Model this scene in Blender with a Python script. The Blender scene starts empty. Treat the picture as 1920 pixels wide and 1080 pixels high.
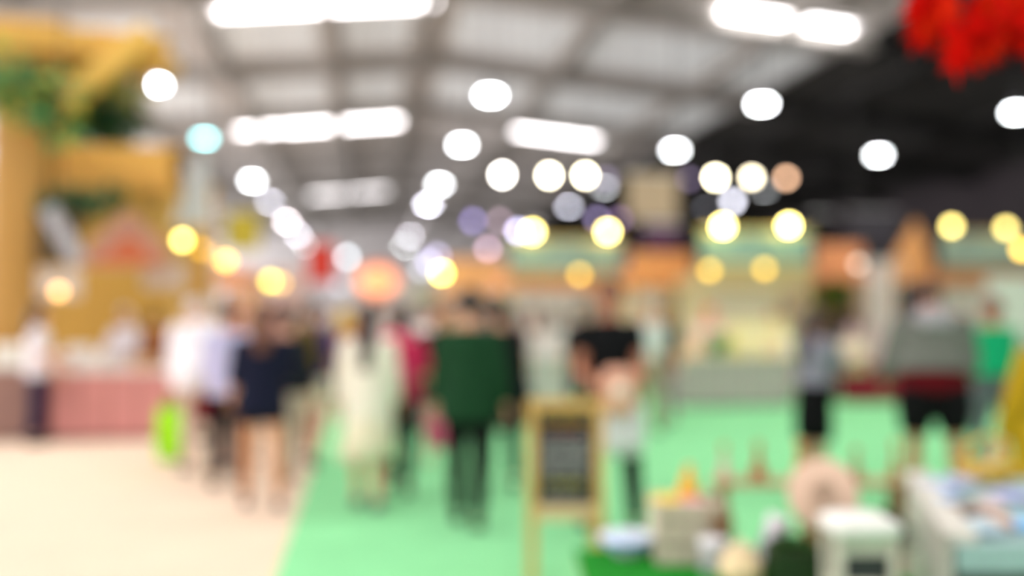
import bpy, math, random
from mathutils import Vector, Matrix, Quaternion
random.seed(7)
SC = bpy.context.scene
COL = SC.collection
R = math.radians
PI = math.pi

# ------------------------------------------------------------------ camera
F = 1867.0                      # focal length in pixels at 1920 wide (35 mm)
CAMH = 1.55
TH = math.atan(275 / F)         # hall axis meets the picture left of centre
cam_d = bpy.data.cameras.new('camera')
cam = bpy.data.objects.new('camera', cam_d)
COL.objects.link(cam)
cam.location = (0, 0, CAMH)
cam.rotation_euler = (R(90) + math.atan(50 / F), 0, -TH)
cam_d.sensor_width = 36
cam_d.lens = F / 1920 * 36
cam_d.clip_end = 400
cam_d.dof.use_dof = True
cam_d.dof.focus_distance = 1.2
cam_d.dof.aperture_fstop = 0.94
SC.camera = cam

# ------------------------------------------------------------------ world and exposure
W = bpy.data.worlds.new('world')
SC.world = W
W.use_nodes = True
W.node_tree.nodes['Background'].inputs[0].default_value = (1.0, 0.93, 0.97, 1)
W.node_tree.nodes['Background'].inputs[1].default_value = 0.9
SC.view_settings.view_transform = 'Standard'
SC.view_settings.look = 'None'
SC.view_settings.gamma = 1
SC.view_settings.use_curve_mapping = False
EXPO = 0.26
SC.view_settings.exposure = EXPO

# brightness of what gives off light
E_SKYLIGHT = 9.0
E_HIGHBAY = 50.0
E_SIDE_FILL = 8.5

# ------------------------------------------------------------------ placing helpers
def gp(px, d, z=0.0):
    """point at picture column px, d metres in front of the camera, at height z"""
    a = (px - 960) / F * d
    return Vector((d * math.sin(TH) + a * math.cos(TH), d * math.cos(TH) - a * math.sin(TH), z))

def hx(px, Y):
    return Y * math.tan(math.atan((px - 960) / F) + TH)

def zy(py, d):
    return CAMH + (590 - py) / F * d

# ------------------------------------------------------------------ materials
def lin(c):
    return tuple(((v / 255) / 12.92 if v / 255 <= 0.04045 else ((v / 255 + 0.055) / 1.055) ** 2.4) for v in c)

MC = {}
def mat(name, rgb, rough=0.8, metal=0.0, var=0.12, scale=14.0, bump=0.0, spec=0.4, trans=0.0, sheen=0.0):
    key = (name, tuple(rgb))
    if key in MC:
        return MC[key]
    m = bpy.data.materials.new(name)
    m.use_nodes = True
    nt = m.node_tree
    b = nt.nodes['Principled BSDF']
    c = lin(rgb)
    tc = nt.nodes.new('ShaderNodeTexCoord')
    no = nt.nodes.new('ShaderNodeTexNoise')
    no.inputs['Scale'].default_value = scale
    no.inputs['Detail'].default_value = 3
    nt.links.new(tc.outputs['Object'], no.inputs['Vector'])
    cr = nt.nodes.new('ShaderNodeValToRGB')
    cr.color_ramp.elements[0].position = 0.3
    cr.color_ramp.elements[1].position = 0.7
    cr.color_ramp.elements[0].color = (*[v * (1 - var) for v in c], 1)
    cr.color_ramp.elements[1].color = (*[min(1, v * (1 + var)) for v in c], 1)
    nt.links.new(no.outputs['Fac'], cr.inputs['Fac'])
    nt.links.new(cr.outputs['Color'], b.inputs['Base Color'])
    b.inputs['Roughness'].default_value = rough
    b.inputs['Metallic'].default_value = metal
    b.inputs['Specular IOR Level'].default_value = spec
    if trans:
        b.inputs['Transmission Weight'].default_value = trans
    if sheen:
        b.inputs['Sheen Weight'].default_value = sheen
    if bump:
        bp = nt.nodes.new('ShaderNodeBump')
        bp.inputs['Strength'].default_value = bump
        n2 = nt.nodes.new('ShaderNodeTexNoise')
        n2.inputs['Scale'].default_value = scale * 8
        nt.links.new(tc.outputs['Object'], n2.inputs['Vector'])
        nt.links.new(n2.outputs['Fac'], bp.inputs['Height'])
        nt.links.new(bp.outputs['Normal'], b.inputs['Normal'])
    MC[key] = m
    return m

def glow(name, rgb, strength):
    key = (name, tuple(rgb), strength)
    if key in MC:
        return MC[key]
    m = bpy.data.materials.new(name)
    m.use_nodes = True
    b = m.node_tree.nodes['Principled BSDF']
    c = lin(rgb)
    b.inputs['Base Color'].default_value = (*c, 1)
    b.inputs['Emission Color'].default_value = (*c, 1)
    b.inputs['Emission Strength'].default_value = strength
    MC[key] = m
    return m

def cloth(rgb):
    return mat('fabric', rgb, 0.92, var=0.07, scale=40, bump=0.15, spec=0.15)

def wood(rgb):
    key = ('wood', tuple(rgb))
    if key in MC:
        return MC[key]
    m = bpy.data.materials.new('wood')
    m.use_nodes = True
    nt = m.node_tree
    b = nt.nodes['Principled BSDF']
    tc = nt.nodes.new('ShaderNodeTexCoord')
    wv = nt.nodes.new('ShaderNodeTexWave')
    wv.inputs['Scale'].default_value = 5
    wv.inputs['Distortion'].default_value = 6
    wv.inputs['Detail'].default_value = 3
    nt.links.new(tc.outputs['Object'], wv.inputs['Vector'])
    cr = nt.nodes.new('ShaderNodeValToRGB')
    c = lin(rgb)
    cr.color_ramp.elements[0].color = (*[v * 0.88 for v in c], 1)
    cr.color_ramp.elements[1].color = (*[min(1, v * 1.06) for v in c], 1)
    nt.links.new(wv.outputs['Fac'], cr.inputs['Fac'])
    nt.links.new(cr.outputs['Color'], b.inputs['Base Color'])
    b.inputs['Roughness'].default_value = 0.6
    MC[key] = m
    return m

# ------------------------------------------------------------------ mesh helpers
class MB:
    def __init__(s):
        s.v = []
        s.f = []
    def box(s, c, d, rot=None):
        n = len(s.v)
        for x in (-.5, .5):
            for y in (-.5, .5):
                for z in (-.5, .5):
                    p = Vector((x * d[0], y * d[1], z * d[2]))
                    if rot is not None:
                        p = rot @ p
                    s.v.append(tuple(p + Vector(c)))
        for q in ((0, 1, 3, 2), (4, 6, 7, 5), (0, 4, 5, 1), (2, 3, 7, 6), (0, 2, 6, 4), (1, 5, 7, 3)):
            s.f.append(tuple(n + i for i in q))
        return s
    def bb(s, x0, x1, y0, y1, z0, z1):
        return s.box(((x0 + x1) / 2, (y0 + y1) / 2, (z0 + z1) / 2), (x1 - x0, y1 - y0, z1 - z0))
    def beam(s, a, b, w, h):
        a, b = Vector(a), Vector(b)
        t = (b - a)
        L = t.length
        q = t.to_track_quat('Y', 'Z').to_matrix()
        return s.box((a + b) / 2, (w, L, h), q)
    def loft(s, pts, rad, ref=(1, 0, 0), n=14, cap=True, sq=0.0):
        """closed tube through pts with elliptical sections rad[i]=(rx,ry)"""
        pts = [Vector(p) for p in pts]
        rad = [(r, r) if not isinstance(r, tuple) else r for r in rad]
        ref = Vector(ref)
        rings = []
        for i, p in enumerate(pts):
            t = (pts[min(i + 1, len(pts) - 1)] - pts[max(i - 1, 0)]).normalized()
            rr = ref if abs(t.dot(ref)) < 0.97 else Vector((0, 1, 0))
            u = (rr - t * rr.dot(t)).normalized()
            w = t.cross(u)
            rings.append((p, u, w, t, rad[i]))
        def ring(p, u, w, rx, ry):
            i0 = len(s.v)
            for k in range(n):
                a = 2 * PI * k / n
                ca, sa = math.cos(a), math.sin(a)
                if sq:
                    e = 1 - sq
                    ca = math.copysign(abs(ca) ** e, ca)
                    sa = math.copysign(abs(sa) ** e, sa)
                s.v.append(tuple(p + u * (ca * rx) + w * (sa * ry)))
            return i0
        ids = []
        if cap:
            p, u, w, t, (rx, ry) = rings[0]
            m = min(rx, ry)
            ids.append(ring(p - t * m * 0.5, u, w, rx * .6, ry * .6))
        for p, u, w, t, (rx, ry) in rings:
            ids.append(ring(p, u, w, rx, ry))
        if cap:
            p, u, w, t, (rx, ry) = rings[-1]
            m = min(rx, ry)
            ids.append(ring(p + t * m * 0.5, u, w, rx * .6, ry * .6))
        for a, b in zip(ids, ids[1:]):
            for k in range(n):
                k2 = (k + 1) % n
                s.f.append((a + k, a + k2, b + k2, b + k))
        s.f.append(tuple(ids[0] + k for k in reversed(range(n))))
        s.f.append(tuple(ids[-1] + k for k in range(n)))
        return s
    def ell(s, c, r, rot=None, nu=16, nv=10, fn=None):
        c = Vector(c)
        i0 = len(s.v)
        def put(p):
            if fn:
                p = fn(p)
            if rot is not None:
                p = rot @ p
            s.v.append(tuple(c + p))
        put(Vector((0, 0, -r[2])))
        for j in range(1, nv):
            a = -PI / 2 + PI * j / nv
            for k in range(nu):
                b = 2 * PI * k / nu
                put(Vector((r[0] * math.cos(a) * math.cos(b), r[1] * math.cos(a) * math.sin(b), r[2] * math.sin(a))))
        put(Vector((0, 0, r[2])))
        last = len(s.v) - 1
        for k in range(nu):
            k2 = (k + 1) % nu
            s.f.append((i0, i0 + 1 + k2, i0 + 1 + k))
            for j in range(nv - 2):
                a = i0 + 1 + j * nu
                s.f.append((a + k, a + k2, a + nu + k2, a + nu + k))
            a = i0 + 1 + (nv - 2) * nu
            s.f.append((a + k, a + k2, last))
        return s
    def lathe(s, prof, c=(0, 0, 0), n=20, rot=None):
        c = Vector(c)
        i0 = len(s.v)
        for r, z in prof:
            for k in range(n):
                a = 2 * PI * k / n
                p = Vector((r * math.cos(a), r * math.sin(a), z))
                if rot is not None:
                    p = rot @ p
                s.v.append(tuple(c + p))
        for j in range(len(prof) - 1):
            for k in range(n):
                k2 = (k + 1) % n
                a = i0 + j * n
                s.f.append((a + k, a + k2, a + n + k2, a + n + k))
        s.f.append(tuple(i0 + k for k in reversed(range(n))))
        e = i0 + (len(prof) - 1) * n
        s.f.append(tuple(e + k for k in range(n)))
        return s
    def prism(s, pts, y0, y1):
        """outline in the XZ plane given a real thickness in Y"""
        i0 = len(s.v)
        n = len(pts)
        for y in (y0, y1):
            for x, z in pts:
                s.v.append((x, y, z))
        s.f.append(tuple(i0 + k for k in range(n)))
        s.f.append(tuple(i0 + n + k for k in reversed(range(n))))
        for k in range(n):
            k2 = (k + 1) % n
            s.f.append((i0 + k, i0 + n + k, i0 + n + k2, i0 + k2))
        return s
    def leaf(s, c, L, wd, yaw, pitch, roll=0.0):
        i0 = len(s.v)
        rot = Matrix.Rotation(yaw, 3, 'Z') @ Matrix.Rotation(pitch, 3, 'X') @ Matrix.Rotation(roll, 3, 'Y')
        for x, y, z in ((0, 0, 0), (wd * .5, L * .35, .12 * wd), (wd * .32, L * .75, .06 * wd), (0, L, -.1 * L), (-wd * .32, L * .75, .06 * wd), (-wd * .5, L * .35, .12 * wd), (0, L * .45, -.06 * wd)):
            s.v.append(tuple(Vector(c) + rot @ Vector((x, y, z))))
        for q in ((0, 1, 6), (1, 2, 6), (2, 3, 6), (3, 4, 6), (4, 5, 6), (5, 0, 6)):
            s.f.append(tuple(i0 + i for i in q))
        return s
    def build(s, name, m, parent=None, bevel=0.0, smooth=False, voxel=0.0, loc=None, rz=None):
        me = bpy.data.meshes.new(name)
        me.from_pydata(s.v, [], s.f)
        me.materials.append(m)
        me.update()
        o = bpy.data.objects.new(name, me)
        COL.objects.link(o)
        if parent is not None:
            o.parent = parent
        if loc is not None:
            o.location = loc
        if rz is not None:
            o.rotation_euler = (0, 0, rz)
        if voxel:
            r = o.modifiers.new('remesh', 'REMESH')
            r.mode = 'VOXEL'
            r.voxel_size = voxel
            r.use_smooth_shade = True
            sm = o.modifiers.new('smooth', 'SMOOTH')
            sm.factor = 0.5
            sm.iterations = 2
        if bevel:
            b = o.modifiers.new('bevel', 'BEVEL')
            b.width = bevel
            b.segments = 2
            b.limit_method = 'ANGLE'
        if smooth or voxel:
            for p in me.polygons:
                p.use_smooth = True
        return o

def tag(o, label, cat=None, group=None, kind=None):
    if label:
        o['label'] = label
    if cat:
        o['category'] = cat
    if group:
        o['group'] = group
    if kind:
        o['kind'] = kind
    return o

def thing(name, label, cat, loc=(0, 0, 0), rz=0.0, group=None):
    o = bpy.data.objects.new(name, None)
    o.empty_display_size = 0.1
    COL.objects.link(o)
    o.location = loc
    o.rotation_euler = (0, 0, rz)
    return tag(o, label, cat, group)

def struct(name, mb, m, bevel=0.0):
    o = mb.build(name, m, bevel=bevel)
    o['kind'] = 'structure'
    return o

def dup(root, loc=None, label=None, rz=None):
    r = root.copy()
    COL.objects.link(r)
    for ch in list(root.children):
        c = ch.copy()
        COL.objects.link(c)
        c.parent = r
        for g in list(ch.children):
            d = g.copy()
            COL.objects.link(d)
            d.parent = c
    if loc is not None:
        r.location = loc
    if rz is not None:
        r.rotation_euler = (0, 0, rz)
    if label:
        r['label'] = label
    return r

ORD = ['first', 'second', 'third', 'fourth', 'fifth', 'sixth', 'seventh', 'eighth', 'ninth', 'tenth']

# ------------------------------------------------------------------ hall shell
HX0, HX1, HY0, HY1 = -26.0, 41.0, -8.0, 142.0
RIDGE_X, RIDGE_Z, SLOPE = 3.5, 14.7, 0.095
def roof_z(x):
    return RIDGE_Z - abs(x - RIDGE_X) * SLOPE

m_conc = mat('concrete', (150, 146, 140), 0.85, scale=0.6, var=0.06)
struct('floor', MB().bb(HX0, HX1, HY0, HY1, -0.2, 0.0), m_conc)
struct('wall_back', MB().bb(HX0, HX1, HY1, HY1 + .3, 0, 15), mat('back wall cladding', (232, 230, 228), 0.8, scale=0.3, var=0.05))
struct('wall_left', MB().bb(HX0 - .3, HX0, HY0, HY1, 0, 12.1), mat('left wall cladding', (170, 168, 162), 0.8, scale=0.3, var=0.05))
struct('wall_right', MB().bb(HX1, HX1 + .3, HY0, HY1, 0, 11.5), mat('shaded wall cladding', (64, 59, 62), 0.9, scale=0.3, var=0.1))  # wall colour darkened to suggest the unlit side of the hall
def roof_slab(x0, x1):
    z0, z1 = roof_z(x0), roof_z(x1)
    b = MB()
    b.prism([(x0, z0), (x1, z1), (x1, z1 + .25), (x0, z0 + .25)], HY0, HY1)
    return b
SHADE_X = 20.5
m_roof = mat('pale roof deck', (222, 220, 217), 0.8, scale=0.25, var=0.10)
m_roofd = mat('shaded roof deck', (60, 60, 57), 0.9, scale=0.25, var=0.15)  # darker copy of the deck, paints in the unlit right side
c_ = roof_slab(HX0, RIDGE_X)
c2 = roof_slab(RIDGE_X, SHADE_X)
n_ = len(c_.v)
c_.v += c2.v
c_.f += [tuple(i + n_ for i in f) for f in c2.f]
struct('ceiling', c_, m_roof)
struct('ceiling', roof_slab(SHADE_X, HX1), m_roofd)
# transverse girders and lengthwise beams under the roof
m_gird = mat('girder paint', (168, 166, 160), 0.7, scale=1, var=0.08)
m_girdd = mat('shaded girder paint', (36, 36, 34), 0.8, scale=1, var=0.08)  # right-hand girders and purlins darkened as if out of the light
def girder(y, drop, th):
    for x0, x1, m in ((HX0, RIDGE_X, m_gird), (RIDGE_X, SHADE_X, m_gird), (SHADE_X, HX1, m_girdd)):
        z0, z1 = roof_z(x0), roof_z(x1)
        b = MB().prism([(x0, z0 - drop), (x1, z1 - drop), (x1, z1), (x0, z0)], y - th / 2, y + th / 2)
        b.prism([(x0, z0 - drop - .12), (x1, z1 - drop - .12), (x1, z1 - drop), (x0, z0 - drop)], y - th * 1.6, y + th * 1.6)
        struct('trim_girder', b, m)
for y in (26, 38, 50, 62, 74, 86, 98, 110, 122, 134):
    girder(y, 0.62, 0.30)
for x in (-19.5, -13, -6.8, -1.6, 2.4, 9.5, 16.8):
    struct('trim_purlin', MB().bb(x - .22, x + .22, HY0, HY1, roof_z(x) - .5, roof_z(x) - .02), m_gird)
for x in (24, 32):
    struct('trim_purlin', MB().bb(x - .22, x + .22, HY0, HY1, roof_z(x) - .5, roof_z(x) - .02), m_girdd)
# white sheets lining the roof bay between the second and third girder
m_sheet = glow('glowing roof sheet', (222, 226, 226), .24)  # faint glow added to brighten the ceiling
for x0, x1 in ((-11.8, -8.5), (-6.3, -2.2), (-1.0, 1.9), (3.9, 9.0), (10.3, 16.2), (17.3, 20)):
    for y0, y1 in ((51.5, 60), (41.5, 48)):
        z0, z1 = roof_z(x0) - .08, roof_z(x1) - .08
        if x0 < RIDGE_X < x1:
            continue
        struct('ceiling', MB().prism([(x0, z0 - .04), (x1, z1 - .04), (x1, z1), (x0, z0)], y0, y1), m_sheet)

# skylights: daylight panels set in the roof, each in a frame
m_sky = glow('daylight panel', (255, 249, 250), E_SKYLIGHT)
m_skyf = mat('skylight frame', (200, 200, 198), 0.6)
nwin = [0]
def skylight(x0, x1, y0, y1):
    nwin[0] += 1
    z0, z1 = roof_z(x0) - .14, roof_z(x1) - .14
    t = bpy.data.objects.new('window_%d' % nwin[0], None)
    COL.objects.link(t)
    t['kind'] = 'structure'
    MB().prism([(x0, z0 - .03), (x1, z1 - .03), (x1, z1), (x0, z0)], y0, y1).build('skylight_pane', m_sky, t)
    f = MB()
    for ya, yb in ((y0 - .12, y0), (y1, y1 + .12)):
        f.prism([(x0, z0 - .08), (x1, z1 - .08), (x1, z1 + .1), (x0, z0 + .1)], ya, yb)
    f.build('skylight_frame', m_skyf, t)
for a in ((-11.4, -9.0, 38.6, 40.0), (-8.2, -6.4, 38.8, 40.0), (-5.9, 2.8, 39.0, 41.2), (14.0, 19.3, 36.8, 38.6),
          (-8.2, -5.5, 65.2, 66.6), (-5.2, -2.4, 65.2, 67), (-1.6, 2.4, 65.2, 67), (9.6, 15.6, 65.2, 66.8),
          (-5.6, -2.0, 101, 104), (-1.5, 2.2, 101, 104),
          (-12, 2.5, 12, 14.5), (5, 19, 12, 14.5), (-12, 2.5, -4, -1.5), (5, 19, -4, -1.5)):
    skylight(*a)

# tall side glazing in the left wall, added behind stalls to light the roof
m_side_fill = glow('side fill light', (252, 246, 250), E_SIDE_FILL)  # added light source, no such windows in view
for y in range(-4, 140, 12):
    nwin[0] += 1
    t = bpy.data.objects.new('window_%d' % nwin[0], None)
    COL.objects.link(t)
    t['kind'] = 'structure'
    MB().bb(HX0 + .02, HX0 + .05, y, y + 10.4, 4.5, 10.8).build('fill_glazing', m_side_fill, t)
    f = MB()
    for k in range(6):
        f.bb(HX0 + .05, HX0 + .12, y + k * 2.08 - .05, y + k * 2.08 + .05, 4.5, 10.8)
    f.build('fill_mullions', m_skyf, t)

# floor coverings
m_green = mat('green carpet', (134, 210, 150), 0.95, scale=3, var=0.05, bump=0.2, spec=0.1)
m_beige = mat('beige carpet', (224, 203, 180), 0.95, scale=1.2, var=0.03, bump=0.2, spec=0.1)
EDGE = -0.52
tag(MB().bb(EDGE, 13.5, -2, 19.4, 0.0, 0.012).build('carpet', m_green), 'bright green carpet laid along the aisle and under the right-hand stalls', 'carpet')
tag(MB().bb(-15, EDGE, -2, 70, 0.0, 0.012).build('carpet', m_beige), 'cream carpet on the left of the aisle in front of the yellow pavilion', 'carpet')

# ------------------------------------------------------------------ high-bay lamps
m_alu = mat('spun aluminium', (205, 208, 210), 0.35, metal=0.7)
m_blk = mat('black metal', (28, 28, 30), 0.5)
def highbay(name='high_bay_lamp', tint=(248, 252, 255), e=E_HIGHBAY):
    t = thing(name, 'x', 'ceiling lamp', (0, 0, 0), 0, 'round high-bay lamps under the roof')
    MB().lathe([(.09, .45), (.12, .42), (.16, .30), (.30, .10), (.36, 0), (.34, 0), (.28, .1), (.13, .28), (.08, .3)][::-1], n=24).build('reflector', m_alu, t, smooth=True)
    MB().lathe([(.33, -.06), (.335, -.02), (.32, .03)], n=24).build('lens', glow('high-bay light', tint, e), t, smooth=True)
    MB().lathe([(.05, .4), (.11, .42), (.11, .72), (.04, .78)], n=16).build('ballast_housing', mat('grey enamel', (120, 122, 124), .5), t)
    return t
rows = [39.5, 51.3, 67.2, 79.5, 96, 112, 129]
cols = [(-7.5, 'left'), (5.0, 'middle'), (16.6, 'right-hand'), (28.4, 'far right')]
used = set()
def susp(x, y, z, parent):
    L = roof_z(x) - z - .75
    MB().loft([(0, 0, .75), (0, 0, .75 + L)], [.02, .02], n=6, cap=False).build('suspension_rod', m_blk, parent)
for ci, (X, cn) in enumerate(cols):
    for ri, d in enumerate(rows):
        if (ci, ri) in ((3, 5), (3, 6), (2, 6)):
            continue
        Y = d * 1.013
        z = 10.5
        if ci == 0 and ri < 2:
            X = -8.1
        elif ci == 0:
            X = -7.5
        e = {(0, 3): 26, (0, 4): 64, (0, 5): 60, (0, 6): 40, (1, 3): 75, (1, 4): 4, (1, 5): 42, (1, 6): 50,
             (2, 2): 9, (2, 3): 26, (2, 4): 5, (2, 5): 5, (3, 2): 5, (3, 3): 3, (3, 4): 3}.get((ci, ri), E_HIGHBAY)
        tint = {3: (225, 225, 240), 4: (248, 236, 240), 5: (228, 225, 238), 6: (215, 222, 222)}.get(ri, (248, 252, 255))
        desc = 'white round high-bay lamp, %s one back in the %s column under the roof' % (ORD[ri], cn)
        if (ci, ri) == (0, 1):
            e, tint, desc = 22, (150, 235, 240), 'pale cyan round high-bay lamp, second one back in the left column'
        o = highbay(tint=tint, e=e)
        o.location = (X, Y, z)
        o['label'] = desc
for o in [o for o in list(COL.objects) if o.name.startswith('high_bay_lamp')]:
    susp(o.location.x, o.location.y, o.location.z, o)

# ------------------------------------------------------------------ pendants and sign lamps
def bulb_e(v, r, d):
    return v * (29 / (r / d * F)) ** 2 / 2 ** EXPO
def pendant(px, py, d, rgb, e, r, label, top=None, group='hanging pendant spotlights'):
    e = bulb_e(e, r, d)
    p = gp(px, d, zy(py, d))
    t = thing('pendant_lamp', label, 'lamp', p, 0, group)
    MB().ell((0, 0, 0), (r, r, r)).build('bulb', glow('bulb', rgb, e), t, smooth=True)
    MB().lathe([(r * .45, r * .8), (r * .55, r * .95), (r * .5, r * 1.9), (r * .2, r * 2.2)], n=12).build('lamp_socket', m_blk, t)
    zt = (top if top else roof_z(p.x)) - p.z
    MB().loft([(0, 0, r * 2), (0, 0, zt)], [.008, .008], n=5, cap=False).build('cord', m_blk, t)
    return t
WHT, WRM, YEL, PCH, LAV = (255, 246, 235), (255, 214, 120), (255, 196, 80), (255, 205, 160), (205, 195, 225)
for px, py, d, c, e, r, lb in (
    (942, 327, 22, (255, 250, 240), 3, .09, 'bright white pendant, leftmost of the three hanging above the middle stalls'),
    (1030, 328, 22, (255, 244, 215), 3, .09, 'bright white pendant, middle one of the three above the middle stalls'),
    (1098, 328, 22, (255, 244, 210), 3, .09, 'bright white pendant, rightmost of the three above the middle stalls'),
    (1343, 332, 22, (255, 244, 205), 3, .09, 'bright white pendant, leftmost of the three on the dark right side'),
    (1411, 332, 22, (255, 240, 205), 1.5, .085, 'warm white pendant, middle one of the three on the dark right side'),
    (1476, 333, 22, (205, 162, 130), 1, .08, 'dim peach pendant, rightmost of the three on the dark right side'),
    (1375, 377, 25, (225, 225, 238), 0.9, .10, 'cool white pendant below the three on the dark right side'),
    (1293, 335, 30, (75, 66, 84), 1, .11, 'faint violet pendant left of the three on the dark right side'),
    (1138, 335, 30, (88, 80, 98), 1, .11, 'faint violet pendant right of the three above the middle stalls'),
    (1120, 410, 30, (104, 94, 124), 1, .11, 'faint violet pendant just above the middle teal sign, left of a pair'),
    (1163, 410, 30, (84, 66, 92), 1, .11, 'faint violet pendant just above the middle teal sign, right of a pair'),
    (887, 414, 34, (112, 102, 150), 1, .12, 'lavender pendant in the middle distance, left of a close pair'),
    (937, 414, 34, (120, 102, 112), 1, .12, 'rosy grey pendant in the middle distance, right of a close pair'),
    (915, 466, 34, (162, 134, 150), 1, .12, 'pinkish pendant hanging below the close lavender pair'),
    (972, 433, 34, (205, 200, 240), 1, .12, 'lavender white pendant partly behind a yellow sign lamp'),
    (110, 546, 9.5, (205, 152, 90), 1, .045, 'peach bulb hanging over the white-shirted visitor at the pink counter'),
    (341, 450, 12, (255, 232, 120), 1.4, .055, 'bright yellow bulb, nearest in the string right of the gabled sign'),
    (378, 467, 14, (150, 110, 30), 1, .055, 'orange bulb, second in the string right of the gabled sign'),
    (405, 480, 16, (110, 80, 25), 1, .06, 'faint orange bulb, third in the string right of the gabled sign'),
    (423, 489, 18, (228, 172, 60), 1, .07, 'orange bulb, last and lowest in the string right of the gabled sign'),
    (507, 527, 24, (200, 192, 70), 1, .09, 'lime yellow bulb low over the aisle crowd, left of a pair'),
    (526, 531, 26, (150, 120, 55), 1, .09, 'dim orange bulb low over the aisle crowd, right of a pair'),
    (828, 512, 24, (255, 234, 110), 1.7, .09, 'bright yellow bulb hanging above the person in the green jacket'),
    (890, 553, 26, (110, 86, 70), 1, .09, 'faint brownish bulb right above the person in the green jacket'),
    (650, 482, 60, (172, 180, 186), 1, .22, 'pale grey lamp in the far middle of the hall, upper of a pair'),
    (637, 535, 60, (112, 112, 118), 1, .22, 'faint grey lamp in the far middle of the hall, lower of a pair'),
    (820, 480, 60, (130, 125, 150), 1, .22, 'far lavender lamp, highest of three above the green jacket person'),
    (805, 492, 60, (150, 145, 172), 1, .22, 'far lavender lamp, middle of three above the green jacket person'),
    (790, 505, 60, (130, 132, 136), 1, .22, 'far greyish lamp, lowest of three above the green jacket person'),
    (1610, 495, 17, (120, 110, 100), 1, .06, 'faint pale bulb beside the hanging white curtain'),
):
    top = None
    if d < 20:
        top = zy(py, d) + 1.2 if px > 200 else 2.9
    pendant(px, py, d, c, e, r, lb, None)

# ------------------------------------------------------------------ stalls
def stall(label, px0, px1, d, dep, fz, fcol, wall, post, sz=None, scol=None, gable=False, group='market stalls'):
    Y = gp((px0 + px1) / 2, d).y
    x0, x1 = hx(px0, Y), hx(px1, Y)
    w = x1 - x0
    t = thing('market_stall', label, 'stall', ((x0 + x1) / 2, Y, 0.012), 0, group)
    for sx in (-1, 1):
        for yy in (0, dep):
            MB().box((sx * (w / 2 - .05), yy + .05, fz[0] / 2), (.09, .09, fz[0])).build('post', wood(post), t, bevel=.008)
    MB().bb(-w / 2 + .1, w / 2 - .1, dep, dep + .04, 0, fz[0]).build('back_panel', mat('stall panel', wall, .8, var=.05, scale=2), t)
    f = MB()
    if gable:
        f.prism([(-w / 2, fz[0]), (w / 2, fz[0]), (w / 2, fz[0] + (fz[1] - fz[0]) * .35), (w * .1, fz[1]), (-w / 2, fz[0] + (fz[1] - fz[0]) * .35)], -.04, .02)
    else:
        f.bb(-w / 2, w / 2, -.04, .02, fz[0], fz[1])
    f.build('fascia_board', wood(fcol), t, bevel=.006)
    for sx in (-1, 1):
        MB().bb(sx * w / 2 - .03, sx * w / 2 + .03, .02, dep, fz[0], fz[0] + .25).build('side_rail', wood(fcol), t)
    if sz:
        MB().bb(-w / 2 + .06, w / 2 - .06, -.10, -.045, sz[0], sz[1]).build('sign_panel', mat('sign panel', scol, .6, var=.18, scale=3), t, bevel=.006)
        e = MB()
        for z in (sz[0], sz[1]):
            e.bb(-w / 2 + .02, w / 2 - .02, -.12, -.1, z - .03, z + .03)
        e.build('sign_frame', wood(post), t)
        MB().beam((-w * .3, .03, fz[0]), (-w * .3, .03, sz[1]), .05, .05).beam((w * .3, .03, fz[0]), (w * .3, .03, sz[1]), .05, .05).build('sign_bracket', m_blk, t)
    return t, x0, x1, Y

def counter(label, x0, x1, y0, y1, h, front, top, group='stall counters', panels=5):
    t = thing('stall_counter', label, 'counter', ((x0 + x1) / 2, (y0 + y1) / 2, 0.012), 0, group)
    w, dd = x1 - x0, y1 - y0
    MB().bb(-w / 2, w / 2, -dd / 2, dd / 2, .06, h - .04).build('body', mat('counter panel', front, .7, var=.06, scale=3), t, bevel=.01)
    MB().bb(-w / 2 - .03, w / 2 + .03, -dd / 2 - .03, dd / 2 + .03, h - .04, h).build('worktop', mat('worktop', top, .45, var=.05), t, bevel=.008)
    MB().bb(-w / 2 + .04, w / 2 - .04, -dd / 2 + .03, dd / 2 - .03, 0, .06).build('plinth', mat('plinth', tuple(int(c * .7) for c in front), .7), t)
    tr = MB()
    for k in range(panels + 1):
        x = -w / 2 + .02 + (w - .04) * k / panels
        tr.bb(x - .02, x + .02, -dd / 2 - .012, -dd / 2, .08, h - .06)
    tr.build('front_batten', mat('batten', tuple(int(c * .86) for c in front), .7), t)
    return t

def signlamp(px, py, d, rgb, e, r, label, zb, Y, arm=.35):
    """globe lamp on a bent arm fixed to a sign top"""
    e = bulb_e(e, r, d)
    z = zy(py, d)
    x = hx(px, Y - arm)
    t = thing('sign_lamp', label, 'lamp', (x, Y - arm, z), 0, 'warm lamps on the stall signs')
    MB().ell((0, 0, 0), (r, r, r)).build('bulb', glow('bulb', rgb, e), t, smooth=True)
    MB().lathe([(r * .5, r * .75), (r * .7, r * .9), (r * .45, r * 1.7)], n=12).build('lamp_socket', m_blk, t)
    MB().loft([(0, 0, r * 1.5), (0, .02, r * 2.4), (0, arm * .5, r * 2.8), (0, arm - .1, r * 2), (0, arm - .09, zb - z)], [.012] * 5, n=6, cap=False).build('lamp_arm', m_blk, t, smooth=True)
    return t

CREAM, TEAL, ORNG = (214, 206, 190), (128, 160, 150), (226, 160, 96)
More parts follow.
